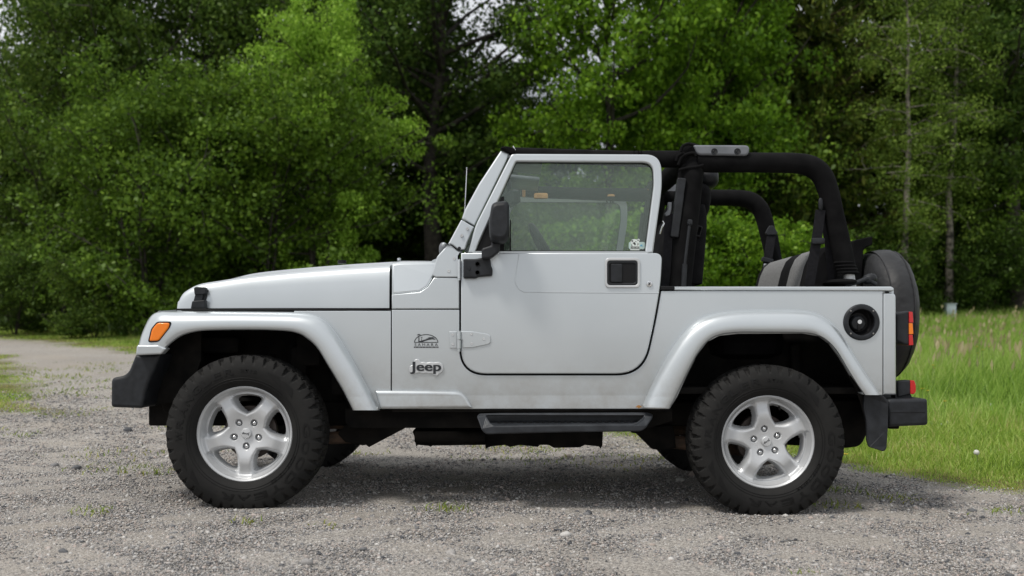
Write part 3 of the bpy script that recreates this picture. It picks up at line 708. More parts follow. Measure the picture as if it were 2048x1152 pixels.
def plant(kind, name, label, cat, px, Y, group=None, sc=1., rz=None, dz=0., sx=None):
    """stand a tree at depth Y where the photograph shows its foot at column px"""
    X = (px - 1024) * Y / FPX; (tm, cm), bk, lf = PR[kind]
    o = thing(name, label, cat, (X, Y, float(G(X, Y)) - .05 + dz), group, random.random() * 6.28 if rz is None else rz, sc if sx is None else (sx, sx, sc))
    for nm, me in (('trunk', tm), ('crown', cm)):
        c = bpy.data.objects.new(nm, me); C.objects.link(c); c.parent = o
    return o
# the front of the wood, one by one
plant('thick_a', 'thicket_tree', 'tall leafy tree at the bend of the gravel road, green down to the ground', 'tree', 125, 27.5, sc=1.22, sx=1.0)
plant('thick_b', 'bushy_tree', 'wide rounded green thicket behind the grass verge, nearest the front bumper', 'tree', 300, 23.5, sc=1.0)
plant('thick_a', 'thicket_tree', 'tallest leafy tree of the thicket with gaps of white sky among its upper limbs', 'tree', 270, 29.0, sc=1.38, sx=1.15)
plant('thick_b', 'bushy_tree', 'dark green bush above the bonnet of the car', 'tree', 520, 24.0, sc=1.04)
plant('sallow', 'sallow_tree', 'bright yellow green bushy tree with a rounded top above the cowl', 'tree', 640, 24.5, sc=1.08, sx=.86)
plant('thick_a', 'thicket_tree', 'leafy tree standing behind the bright rounded bushy tree', 'tree', 500, 30.5, sc=1.42, sx=1.2)
plant('oak_a', 'oak_tree', 'dark oak with a thick bare trunk behind the windscreen of the car', 'tree', 872, 31.0, sc=1.14, rz=1.0)
plant('oak_b', 'oak_tree', 'dark oak leaning over the bright bushy tree, sky showing through its top', 'tree', 735, 36.0, sc=1.2)
plant('maple', 'maple_tree', 'bright green maple above the door window of the car', 'tree', 1235, 28.0, sc=1.14, rz=.4, sx=.92)
plant('maple', 'maple_tree', 'fresh green maple above the roll bar, beside a dark reddish trunk', 'tree', 1390, 30.0, sc=1.12, rz=2.6, sx=.95)
plant('spruce_b', 'spruce_tree', 'spruce with a bare reddish trunk above the black roll bar', 'tree', 1440, 33.0, sc=1.12)
plant('spruce', 'spruce_tree', 'olive brown spruce with hanging branches behind the rear roll bar', 'tree', 1585, 34.0, sc=1.28)
plant('spruce', 'spruce_tree', 'slimmer dull green spruce between the olive spruce and the birches', 'tree', 1705, 37.0, sc=1.22)
plant('birch', 'birch_tree', 'slender birch with a thin leaning pale trunk', 'tree', 1805, 31.0, sc=1.0, rz=0.2)
plant('birch_b', 'birch_tree', 'birch with a thick pale lower trunk rising behind the pale utility box', 'tree', 1898, 33.0, sc=1.0, rz=3.0)
plant('oak_b', 'oak_tree', 'dark forked tree at the end of the meadow, beyond the birches', 'tree', 2035, 34.0, sc=1.15, rz=2.0)
plant('oak_a', 'oak_tree', 'dark broadleaf tree close behind the birches, sky through its upper limbs', 'tree', 1880, 38.5, sc=1.2, rz=4.0)
# shrubs below them
for (px, Y, sc, lab) in [(1560, 22.5, .95, 'fresh green sapling seen through the open rear of the car'), (1452, 23.5, 1.05, 'leafy sapling seen between the seats and the rear roll bar'), (1230, 25, 1.1, 'green sapling seen through the door window')]:
    plant('sapling', 'sapling', lab, 'sapling', px, Y, sc=sc)
for (px, Y, sc, lab) in [(30, 23.5, .72, 'low dark shrub beside the bend of the gravel road'), (190, 22.0, .62, 'low shrub at the foot of the rounded green thicket'), (1660, 31, 1.1, 'shrub below the olive spruce'), (1770, 32, 1.1, 'shrub between the two birch trunks and the spruces'), (1960, 33, 1.15, 'shrub in the shade of the forked tree'), (1860, 36, 1.2, 'shrub behind the two birches'),
                          (1120, 29, 1.3, 'shrub seen low through the door window')]:
    plant('shrub', 'shrub', lab, 'shrub', px, Y, sc=sc)
# the shaded second and third rows
back = 'tree deep in the shaded wood behind the front row'
rr_ = random.Random(8)
for k, px in enumerate(range(-420, 2560, 128)):
    kind = ['oak_a', 'spruce', 'oak_b', 'oak_a', 'spruce', 'oak_b'][k % 6]
    plant(kind, 'forest_tree', back, 'tree', px + rr_.uniform(-40, 40), rr_.uniform(38, 43), 'trees deep in the wood', rr_.uniform(.70, .88))
for k, px in enumerate(range(-380, 2500, 150)):
    plant('shrub' if k % 3 else 'thick_b', 'forest_shrub', 'shrub filling the shaded floor of the wood', 'shrub', px + rr_.uniform(-50, 50), rr_.uniform(34, 38), 'shrubs on the floor of the wood', rr_.uniform(1.1, 1.5))
# a far wood that closes the view between the trunks
r = np.random.default_rng(77); N = 90000; a = (r.random(N) * 2 - 1) * .75; Yb = 50 + 7 * r.random(N); Xb = a * Yb
hz = 2.0 + 3.0 * np.abs(wave(Xb, Yb, .35, .2, 1)) + 2.5 * np.abs(wave(Xb, Yb, .9, .4, 2)); Zb = G(Xb, Yb) + hz * r.random(N) ** .8
v, f = leaves(np.stack([Xb, Yb, Zb], 1), .35 * (.5 + r.random(N)), r)
fw = link('far_wood', np_mesh('far_wood', v, f, 4), L['oak'], None, None); fw['kind'] = 'stuff'; fw['label'] = 'dark far wood closing the view between the trunks'; fw['category'] = 'wood'
# pale utility box at the foot of the birch
X, Y = (1900 - 1024) * 31.5 / FPX, 31.5
ub = thing('utility_box', 'small pale grey blue box standing in grass below the birch', 'box', (X, Y, float(G(X, Y)) - .05))
bm = box((0, 0, .42), (.30, .24, .62), .02); emit('cabinet', bm, noisy(mat('pale_box_paint', rough=.5), 6, (.42, .50, .52), (.52, .60, .62)), ub)
bm = box((0, 0, .745), (.34, .28, .03), .008); emit('lid', bm, mat('pale_box_lid', (.5, .58, .6), .5), ub)
bm = box((0, 0, .055), (.26, .2, .11), .005); emit('plinth', bm, mat('box_plinth', (.2, .2, .2), .8), ub)
# dandelion clocks and yellow flowers
def dandelion(px, py, Y, label, hgt=.16):
    X = (px - 1024) * Y / FPX; z0 = float(G(X, Y)); z = max(CAM_H + (HOR - py) * Y / FPX, z0 + .05)
    o = thing('dandelion_clock', label, 'flower', (X, Y, z0), 'dandelion clocks in the grass'); h = z - z0
    bm = tube([(0, 0, -.02), (.008, 0, h * .5), (0, 0, h)], .0022, 5); emit('stem', bm, DS, o)
    r = random.Random(int(px)); bm = bmesh.new()
    for k in range(150):
        a, u = r.random() * 6.283, r.uniform(-.8, 1); q = math.sqrt(max(0, 1 - u * u)); d = Vector((q * math.cos(a), q * math.sin(a), u)); c = Vector((0, 0, h)) + d * .017
        s = d.orthogonal().normalized() * .0045; t_ = d.cross(s)
        bm.faces.new([bm.verts.new(c + s), bm.verts.new(c + t_), bm.verts.new(c - s), bm.verts.new(c - t_)])
    emit('seed_ball', bm, DW, o, ang=None)
    bm = blob((0, 0, h), (.016, .016, .014), 2, 8); emit('core', bm, DW, o)
DS = mat('dandelion_stem', (.14, .19, .06), .6); DW = mat('dandelion_fluff', (.72, .72, .68), .9)
dandelion(1953, 905, 6.35, 'largest white dandelion clock, alone on the verge beyond the bumper')
for px, py, Y in [(1863, 846, 8.2), (1875, 843, 8.5), (1893, 846, 8.3), (1882, 851, 8.1), (1972, 815, 9.2), (1996, 803, 9.8), (1915, 807, 9.6), (1982, 810, 9.4), (2046, 806, 9.5)]:
    dandelion(px, py, Y, 'small white dandelion clock in the grass beyond the rear bumper')
YF = mat('buttercup_petals', (.75, .52, .01), .5)
def buttercup(px, py, Y):
    X = (px - 1024) * Y / FPX; z0 = float(G(X, Y)); z = max(CAM_H + (HOR - py) * Y / FPX, z0 + .05)
    o = thing('buttercup', 'small yellow flower in the meadow grass behind the car', 'flower', (X, Y, z0), 'yellow meadow flowers', rz=px); h = z - z0
    bm = tube([(0, 0, -.02), (-.01, 0, h * .5), (0, 0, h)], .002, 5); emit('stem', bm, DS, o)
    bm = bmesh.new()
    for k in range(5):
        a = k * 1.2566; d = Vector((math.cos(a), math.sin(a), .35)) * .017; s = Vector((-math.sin(a), math.cos(a), 0)) * .010; c = Vector((0, 0, h))
        bm.faces.new([bm.verts.new(c), bm.verts.new(c + d * .7 + s), bm.verts.new(c + d * 1.15), bm.verts.new(c + d * .7 - s)])
    emit('petals', bm, YF, o, ang=None)
for px, py, Y in [(1954, 694, 11), (1978, 694, 11.5), (1988, 693, 11.2), (1866, 731, 10), (1868, 736, 10), (1845, 778, 9), (1856, 782, 8.8), (1890, 803, 8.6), (1955, 707, 11.3), (1692, 931, 6.6), (1998, 636, 16), (1966, 700, 10.6)]:
    buttercup(px, py, Y)
# ------------------------------------------------------------------ the car
car = thing('off_road_car', 'silver two-door off-road car with open top and black padded roll bars, parked on gravel', 'car', (0, CARY, 0))
def part(name, bm, m, both=False, parent=None, **k): return emit(name, bm, M[m] if isinstance(m, str) else [M[q] for q in m], parent or car, both, **k)
YB = 4.665                                                     # depth of the body's near flank
def lean(Y0): return lambda px, py: Y0 + max(0., (508 - py)) * .00019

# -------- body tub: flank panel with door opening and rear wheel arch, its mirror, floor, tailgate, rail
DQ = [(922, 506), (1324.5, 506), (1321.4, 568), (1309, 640), (1285, 747.5), (922, 747.5)]
door_low = rnd(DQ, [0, 15, 24, 50, 56, 52], 8)
arch_r = [(1341, 815.8), (1355.5, 792), (1374, 751), (1394, 710.5), (1414.6, 684), (1439, 671.7), (1476, 667.7), (1606, 667), (1639, 672.8), (1659, 687), (1680, 715.6), (1704, 756), (1728.7, 790)]
tub = [(918.5, 619.5)] + arcs((918.5, 619.5), (918.5, 751), (1288, 751), 55) + arcs((918.5, 751), (1288, 751), (1312.4, 641), 59) + arcs((1288, 751), (1312.4, 641), (1322.5, 582), 50, 6) + [(1322.5, 582), (1765.5, 582), (1765.5, 790), (1735, 790)]
tub += [(p[0], p[1]) for p in reversed(arch_r)] + [(1338, 818), (783.6, 818), (783.6, 619.5)]
body = part('body', plate([tub, circ(1722.6, 644.5, 26.6, 40)], YB, .022, .003, 2), 'paint')
fb_ = plate(tub, YB, .022, .003, 2)
for v in fb_.verts: v.co.y = -v.co.y
part('body', fb_, 'paint')
part('door_jamb', plate([(905, 600), (1330, 575), (1335, 640), (1300, 770), (930, 770), (905, 720)], YB + .026, .01, 0), 'black', True)
part('sill', plate([(784, 815), (1340, 815), (1345, 823), (784, 824)], YB + .012, .05, .003), 'under', True)
part('corner_panel', slab([(1766.8, 586), (1792, 586), (1793, 790), (1766.8, 790)], [1, 9, 3, 1], YB, .05, .008, 4), 'paint', True)
rail = plate(rnd([(1349, 573), (1783, 573), (1788, 576), (1788, 582), (1349, 580.5)], 1.2), YB - .007, .06, .006, 3)
part('top_rail', rail, 'paint', True)
part('rail_cap', plate(rnd([(1321, 572), (1349, 572), (1349, 580), (1321, 580)], 1.5), YB - .008, .05, .004), 'trim', True)
def Xat(px, Y): return (px - 1024) * Y / FPX
def Zat(py, Y): return CAM_H + (HOR - py) * Y / FPX
xr, xf = Xat(1790, YB), Xat(300, YB)
zr = Zat(576, YB)
part('tailgate', box((xr - .012, 0, (zr + .52) / 2), (.024, 1.46, zr - .52), .006), 'paint')
part('floor', box(((xr + Xat(900, YB)) / 2, 0, .535), (xr - Xat(900, YB) - .03, 1.43, .03), .003), 'under')
part('firewall', box((Xat(880, YB), 0, .78), (.03, 1.40, .56), .003), 'under')
# -------- cowl: the panel between bonnet and door, lower proud half and narrower upper half
cow_up = [(783.5, 527.5), (800, 526), (872, 527), (868, 552), (855, 574), (840, 584), (783.5, 589)]
cow_lo = [(783.5, 589), (840, 584), (855, 574), (868, 555), (920, 555.5), (918.5, 558), (918.5, 617.5), (783.5, 617.5)]
def yc(px, py): return YB + (.0 if py > 600 or px > 865 else .030 if py < 560 else .026)
part('cowl_side', plate(cow_lo, YB, .03, .004), 'paint', True)
part('cowl_shoulder', plate(cow_up, lambda px, py: YB + .012 + max(0, 592 - py) * .00042, .04, .010, 4), 'paint', True)
sec = []
for px, py in [(781.5, 524), (800, 521.5), (835, 521.5), (872, 522)]:
    Y0 = YB + .048; z = Zat(py, YB + .1)
    row = [Vector((Xat(px, YB), s * (CARY - (Y0 + d)), z + e)) for s, d, e in [(-1, 0, -.03), (-1, .006, -.012), (-1, .03, -.002), (-1, .2, .008), (-1, .5, .012), (1, .5, .012), (1, .2, .008), (1, .03, -.002), (1, .006, -.012), (1, 0, -.03)]]
    sec.append(row)
part('cowl_top', loft(sec), 'paint')
for px in (798,):
    b = tube([Vector((Xat(px, 4.9), -.5, Zat(521, 4.9))), Vector((Xat(px, 4.9), -.5, Zat(516, 4.9)))], .009, 10); part('washer_nozzle', b, 'paint')
# -------- front fender side, below the bonnet
fs = [(588, 622), (781.6, 622), (781.6, 818), (722, 818), (695, 770), (662, 712), (628, 676), (588, 655)]
part('fender_side', plate(fs, YB + .002, .02, .003, 2), 'paint', True)
part('seam_backing', plate([(774, 619), (792, 619), (792, 800), (774, 800)], YB + .022, .01, 0), 'black', True)
part('seam_backing', plate([(772, 538), (794, 538), (794, 625), (772, 625)], 4.765, .01, 0), 'black', True)
# -------- bonnet, lofted over cross-sections from the grille to the cowl
side = [(355, 617.3), (360, 617), (372, 616.8), (394.5, 616.6), (438, 616.4), (491.7, 616.2), (589, 616), (686, 616), (778.5, 616)]
shou = [(355, 606), (360, 590), (370, 578), (394.5, 567), (438, 559.5), (491.7, 551.5), (589, 541.5), (686, 534), (778.5, 528.5)]
bm = bmesh.new(); sec = []
for k in range(len(side)):
    t = k / (len(side) - 1); t = (side[k][0] - 355) / 424.
    Ys = 4.80 - .085 * t; px = side[k][0]; x = Xat(px, Ys)
    z0, z1 = Zat(side[k][1], Ys), Zat(shou[k][1], Ys + .03)
    d = z1 - z0; hump = .022 * min(1, max(0, (px - 400) / 60.)); tp = .010 * min(1., d / .1)
    half = [(Ys, z0), (Ys + .002, z0 + d * .35), (Ys + .006, z0 + d * .62), (Ys + .012, z0 + d * .82), (Ys + .022, z0 + d * .93), (Ys + .045, z0 + d * .985), (Ys + .09, z0 + d + .0),
            (Ys + .20, z1 + tp * .5), (Ys + .235, z1 + tp * .6 + hump * .15), (Ys + .262, z1 + tp * .8 + hump), (Ys + .42, z1 + tp + hump * 1.1), (CARY, z1 + tp * 1.2 + hump * 1.15)]
    row = [Vector((x, y - CARY, z)) for y, z in half] + [Vector((x, CARY - y, z)) for y, z in reversed(half[:-1])]
    sec.append(row)
secs = [crv([s[i] for s in sec], 5) for i in range(len(sec[0]))]
secs = [[Vector(secs[i][j]) for i in range(len(secs))] for j in range(len(secs[0]))]
part('bonnet', loft(secs, bm, closed=True, caps=True), 'paint', ang=40)
part('bonnet_seam', plate([(352, 617), (779, 616.2), (779, 620.5), (352, 621)], 4.725, .02, 0), 'black', True)
# grille and headlamps (seen from further round the front)
part('grille', plate([(355, 604), (364, 594), (364, 735), (352, 735), (350, 650)], 4.86, 1.09, .006), 'paint')
for s in (-1, 1):
    b = lathe([(.0, -.022), (.06, -.018), (.085, -.006), (.09, .01), (.09, .03)], (Xat(350, 4.86) - .002, s * .40, .80), 'x', 28); part('headlamp', b, 'lens_clear')
for k in range(7):
    b = box((Xat(350.5, 4.86) - .001, (k - 3) * .083, .80), (.01, .045, .26), .004); part('grille_slot', b, 'black')
# bonnet latch
LAT = bmesh.new()
plate(rnd([(387, 576), (391, 573.5), (409, 574), (412, 578), (411, 588), (389, 590)], 2), 4.765, .03, .004, bm=LAT)
plate(rnd([(391, 585), (407, 585), (404, 604), (386, 604)], 2), 4.772, .025, .004, bm=LAT)
plate(rnd([(384, 602), (409, 600), (411, 617), (381, 617)], 2), 4.755, .045, .004, bm=LAT)
plate(rnd([(407, 580), (416, 580), (410, 604), (402, 606)], 1), 4.782, .018, .003, bm=LAT)
part('bonnet_latch', LAT, 'plastic', True)
b = tube([P(684, 527, 4.95), P(684, 520.5, 4.95)], .022, 12); part('bonnet_bumper', b, 'trim')

# -------- fender flares swept between an outer and an inner outline
def flare(outer, inner, prof, sub=4):
    o, i = crv(outer, sub), crv(inner, sub); rows = []
    for a, b in zip(o, i):
        rows.append([P(a[0] + (b[0] - a[0]) * t, a[1] + (b[1] - a[1]) * t, Y) for t, Y in prof])
    return loft(rows, closed=False)
prof = [(-.02, 4.72), (-.02, 4.668), (-.005, 4.640), (.03, 4.618), (.09, 4.598), (.18, 4.582), (.32, 4.570), (.55, 4.562), (.80, 4.560), (.93, 4.563), (.985, 4.572), (1.0, 4.586), (.99, 4.60), (.97, 4.64), (.97, 4.70)]
fo = [(759, 820.5), (734.7, 772), (705.6, 718.5), (676, 670), (652, 643), (627.8, 630.5), (589, 625.5), (516, 624.3), (419, 623.7), (350, 623.7), (318, 624.5), (300, 636), (286, 664), (278.5, 687), (272, 709)]
fi = [(705.6, 820.5), (686, 781.7), (657, 733), (632.6, 694), (608, 673), (595, 667), (575, 662.6), (516, 660), (419, 661), (385, 665), (362, 673), (346, 684), (336, 693), (328, 701), (321, 706.5)]
b = flare(fo, fi, prof)
part('front_flare', b, 'paint', True, ang=50)
ro = [(1283, 814.5), (1304.5, 767.6), (1333, 714.6), (1361.6, 671.8), (1390, 643), (1423, 629), (1463.5, 622), (1508, 620), (1586, 620), (1626.7, 624.9), (1659, 641), (1684, 669.7), (1712, 714.6), (1741, 759.5), (1762, 790)]
ri = [(1341, 815.8), (1355.5, 787), (1374, 749), (1394, 710.5), (1414.6, 684), (1439, 670.5), (1476, 665.7), (1515, 665.5), (1586, 666), (1625, 668.5), (1652, 681), (1674, 704), (1695, 739), (1713, 768), (1728.7, 790)]
part('rear_flare', flare(ro, ri, prof), 'paint', True, ang=50)
# the little step at the nose of the front flare, end caps and fender top
nose = slab([(273, 690), (316, 690), (333, 697), (322, 708.5), (271, 711)], [5, 2, 3, 2, 4], 4.553, .05, .008, 4)
part('flare_nose', nose, 'paint', True)
ft = [[P(px, py, Y) for Y, py in [(4.64, q), (4.72, q - 1), (4.95, q - 4), (4.95, q + 8), (4.64, q + 10)]] for px, q in [(306, 634), (318, 625.5), (350, 624), (420, 623.8), (520, 624), (600, 625), (640, 634)]]
part('fender_top', loft(ft), 'paint', True)
for nm, q in (('flare_end', [(706, 820), (759, 820), (757, 815.5), (704, 815.5)]), ('flare_end', [(1283, 814), (1341, 815.5), (1343, 811), (1286, 810)]), ('flare_end', [(1762, 790), (1729, 790), (1727, 786), (1759, 786)])):
    part(nm, plate([(p[0] + (3 if k in (0, 3) else -3), p[1] - 1) for k, p in enumerate(q)], 4.60, .07, 0), 'paint', True)
# amber side lamp
lamp = rnd([(297, 683), (303, 658), (314, 644.8), (340, 644.8), (338.5, 655), (317, 682.5)], 5)
part('lamp_bezel', plate([(p[0] + (p[0] - 318) * .10, p[1] + (p[1] - 664) * .10) for p in lamp], 4.5585, .03, .003), 'trim', True)
o1, o2 = part('side_lamp', plate(lamp, 4.556, .03, .008, 4), 'lens_amber', True)
part('side_lamp_bulb', blob(P(318, 668, 4.565), (.014, .012, .02), 2, 10), 'rust', parent=o1)
# -------- wheel arches, inner fenders
def liner(inner, y0, y1, grow=1.0):
    o = crv(inner, 3); cx = sum(p[0] for p in inner) / len(inner); rows = []
    for p in o: rows.append([P(p[0], p[1] - .5, y0), P(cx + (p[0] - cx) * .985, p[1] - 3, (y0 + y1) / 2 - .1), P(cx + (p[0] - cx) * .96, p[1] - 6, y1)])
    return loft(rows, closed=False)
part('wheel_arch_liner', liner(fi, 4.66, 5.0), 'under', True)
part('wheel_arch_liner', liner(ri, 4.66, 5.0), 'under', True)
part('inner_fender', plate([(330, 655), (760, 640), (790, 800), (770, 838), (690, 838), (640, 800), (350, 790), (318, 800), (312, 740)], 5.02, .02, 0), 'under', True)
part('inner_fender', plate([(1300, 640), (1770, 640), (1770, 830), (1690, 800), (1400, 800), (1360, 838), (1270, 838)], 5.02, .02, 0), 'under', True)
part('splash_shield', plate([(322, 650), (402, 650), (402, 720), (375, 800), (300, 812), (292, 790), (318, 720)], 4.775, .02, 0), 'under', True)
part('radiator_support', box((Xat(350, 5) + .14, 0, .70), (.05, 1.1, .36), .01), 'under')
for k, (px, py, dx, dz, dy) in enumerate([(440, 690, .22, .08, .12), (620, 700, .12, .16, .1), (600, 745, .08, .26, .08), (690, 770, .12, .1, .1)]):
    part('inner_bracket', box(P(px, py, 4.93), (dx, dy, dz), .02), 'under')
# shock absorbers
for px, py0, py1 in ((585, 690, 880), (1590, 690, 880)):
    part('shock_absorber', tube([P(px, py0, 4.98), P(px + 10, py1, 4.95)], .028, 12), 'under', True)
# -------- bumpers
cap = [(270, 710), (322, 708), (293, 775), (285, 817), (221, 814.7), (221.5, 756), (254, 750)]
part('bumper_end', slab(cap, [2, 2, 25, 7, 7, 9, 16], 4.60, .20, .016, 5), 'plastic', True)
part('front_bumper', box((Xat(240, 4.7) - .005, 0, Zat(785, 4.7)), (.12, 1.30, .13), .02), 'plastic')
rb = [(1776, 799), (1856, 797.5), (1857, 850.5), (1777, 854)]
part('rear_bumper', slab(rb, 6, 4.62, 1.57, .014, 4), 'plastic')
part('bumper_crease', plate([(1781, 824.5), (1850, 824), (1850, 825.2), (1781, 825.7)], 4.6185, .01, 0), 'trim')
part('bumper_bracket', plate(rnd([(1779, 846), (1800, 846), (1798, 858), (1779, 858)], 2), 4.70, .05, .003), 'under', True)
for_mud = rnd([(1729, 791), (1767, 791), (1777, 803), (1776.5, 850), (1773.5, 897), (1768, 903.5), (1738, 894), (1733.5, 880), (1733, 840), (1727, 815)], [1, 3, 5, 8, 4, 4, 3, 3, 5, 5])
part('mud_flap', plate(for_mud, lambda px, py: 4.60 + max(0, 1752 - px) * .0012, .012, .003), 'plastic', True)
part('mud_flap_side', plate(rnd([(1700, 750), (1730, 790), (1742, 815), (1748, 850), (1748, 893), (1736, 890), (1731, 840), (1720, 800)], 3), 4.66, .01, .002), 'under', True)
# rear lamp and bumper lamp
o1, o2 = part('tail_lamp', plate(rnd([(1793, 628), (1813, 622), (1820, 622), (1820, 690), (1812, 690), (1793, 681)], 3), 4.70, .14, .008, 3), 'plastic', True)
for a, b_, mm in ((623, 646, 'lens_red'), (646, 669, 'lens_amber'), (669, 691, 'lens_red')):
    for pr, both in ((o1, False),): part('lamp_lens', plate(rnd([(1818.5, a + .4), (1825.5, a + .8), (1827, b_ - .8), (1818.5, b_ - .4)], 1), 4.695, .15, .0015, 3), mm, parent=pr)
o1, o2 = part('bumper_lamp', plate(rnd([(1795, 762), (1822, 760), (1822, 789), (1796, 795)], 4), 4.70, .05, .006, 3), 'plastic', True)
part('lamp_lens', plate(rnd([(1821, 760.5), (1829, 761), (1832, 770), (1832, 784), (1828, 788.5), (1821, 788)], 2), 4.697, .055, .0025, 3), 'lens_red', parent=o1)
part('lamp_foot', plate(rnd([(1790, 782), (1822, 788), (1826, 799), (1790, 799)], 2), 4.71, .05, .003), 'plastic', parent=o1)
# fuel filler: bezel, cup, cap
fc = (1722.6, 644.5); pf = P(fc[0], fc[1], YB)
bz = lathe([(.0605, .034), (.0605, -.004), (.063, -.009), (.070, -.011), (.080, -.009), (.0855, -.003), (.086, .01)], pf, 'y', 40, cap=False)
ff = part('fuel_filler', bz, 'plastic')
part('filler_cup', lathe([(.0, .045), (.045, .045), (.058, .03), (.0605, -.001)], pf, 'y', 36, cap=False), 'trim', parent=ff)
part('filler_cap', lathe([(.0, -.004), (.030, -.002), (.036, .006), (.037, .04)], P(1719, 646, YB) + Vector((0, .016, 0)), 'y', 28), 'plastic', parent=ff)
part('cap_lock', lathe([(.0, -.009), (.010, -.009), (.012, -.006), (.012, .004)], P(1720.5, 643.5, YB) + Vector((0, .015, 0)), 'y', 18), 'chrome', parent=ff)
part('cap_grip', box(P(1719.5, 655, YB) + Vector((0, .012, 0)), (.012, .012, .03), .003), 'trim', parent=ff)
for a in (45, 135, 225, 315):
    part('bezel_screw', lathe([(.0, -.0125), (.004, -.012), (.005, -.008)], pf + Vector((.0745 * math.cos(R(a)), 0, .0745 * math.sin(R(a)))), 'y', 8), 'steel', parent=ff)
# -------- rocker moulding, side step
rk = [(749, 781.5), (860, 782), (928, 784), (945, 816.5), (760, 818.6)]
part('rocker_moulding', slab(rk, [4, 8, 26, 3, 4], 4.632, .04, .014, 5), 'paint', True)
st = bmesh.new()
out_ = [(953.7, 833), (958.7, 828), (1000, 827), (1296.6, 825.6), (1306, 829.4), (1306, 835), (1291, 858), (1281, 863), (1120, 865), (972, 868.7), (964, 862)]
inn_ = [(972, 832), (985, 831.5), (1276, 829.5), (1288, 831), (1287, 836), (1275, 846), (1265, 848.5), (1120, 850), (990, 852), (981, 848)]
def ys(px, py): return 4.535 + max(0, 850 - py) * .0040
plate([rnd(out_, [3, 3, 2, 3, 4, 3, 6, 5, 2, 5, 4]), rnd(inn_, 3)], ys, .03, .006, 3, bm=st)
side_step = part('side_step', st, 'step_plastic', True)[0]
part('step_tread', plate(rnd([(976, 842), (1284, 839), (1280, 851), (980, 854)], 2), lambda px, py: 4.552 + max(0, 852 - py) * .010, .02, .003), 'step_plastic', parent=side_step)
part('step_back', plate(rnd([(966, 829), (1292, 827), (1288, 845), (974, 848)], 2), 4.665, .02, .003), 'step_plastic', parent=side_step)
sl = bmesh.new()
for k in range(22): plate([(996 + k * 12.6, 844.4 - k * .11), (1003 + k * 12.6, 844.3 - k * .11), (1002 + k * 12.6, 846 - k * .11), (995 + k * 12.6, 846.1 - k * .11)], 4.61, .01, 0, bm=sl)
part('tread_studs', sl, 'trim', parent=side_step)
# -------- frame, skid plates, arms, axles, tank, exhaust
part('frame_rail', box(((Xat(1800, 5) + Xat(300, 5)) / 2, -.40, Zat(827, 5)), (Xat(1800, 5) - Xat(300, 5), .06, .12), .01), 'under', True)
part('rocker_inner', plate([(690, 818), (1345, 818), (1345, 842), (1300, 856), (700, 856), (690, 845)], 4.80, .05, .003), 'under', True)
part('control_arm_bracket', plate([(690, 850), (815, 846), (809, 857), (738, 894.5), (732, 890), (725, 891), (690, 884), (676, 868)], 4.95, .07, .004), 'under', True)
part('control_arm_bracket', plate([(1255, 858), (1345, 850), (1350, 868), (1352, 896), (1322, 901), (1304, 898), (1272, 866)], 4.95, .07, .004), 'under', True)
part('control_arm', tube([P(705, 874, 4.99), P(540, 880, 4.96)], .032, 10), 'rust', True)
part('control_arm', tube([P(1330, 882, 4.99), P(1500, 900, 4.96)], .034, 10), 'rust', True)
sk = [(827, 860), (970, 858), (970, 890), (865, 891.5), (861, 894), (858, 892), (836, 890), (832, 893), (828, 871), (825, 864)]
part('cross_member', plate(sk, 5.05, .25, .004), 'under')
part('exhaust_pipe', tube([P(830, 873, 5.0), P(970, 874, 5.0)], .03, 12), 'under')
sp_ = [(968, 866), (1206, 864), (1205, 890), (1202, 898), (1198, 893), (1170, 890), (1160, 895), (1108, 896), (1097, 890), (1080, 890), (1076, 894), (1040, 890), (1020, 894), (1010, 890), (982, 893), (971, 898)]
part('skid_plate', plate(sp_, 5.02, .55, .004), 'under')
part('fuel_tank', slab([(1560, 800), (1735, 800), (1735, 868), (1722, 893), (1690, 897), (1570, 890)], [2, 2, 8, 12, 10, 4], 4.95, .9, .012, 4), 'under')
part('muffler', box(P(1280, 835, 5.2), (.3, .2, .12), .04), 'under')
WX = (Xat(486.5, 4.57), Xat(1538.6, 4.57)); WZ = (Zat(869, 4.57), Zat(885, 4.57))
for x, z in zip(WX, WZ):
    part('axle', tube([Vector((x, -.62, z)), Vector((x, -.2, z)), Vector((x, .2, z)), Vector((x, .62, z))], .042, 12), 'under')
    part('differential', blob((x, .12 if x < 0 else 0, z), (.26, .26, .27), 2.2, 16), 'under')
    for s in (-1, 1):
        cp = [Vector((x + .055 * math.cos(a), s * .46 + .055 * math.sin(a), z + .06 + .30 * a / 37.7)) for a in np.linspace(0, 37.7, 90)]
        part('coil_spring', tube(cp, .008, 6), 'under')
part('front_inner_mount', plate([(286, 780), (340, 780), (352, 815), (340, 830), (328, 822), (320, 803), (288, 803)], 4.85, .3, .004), 'under', True)

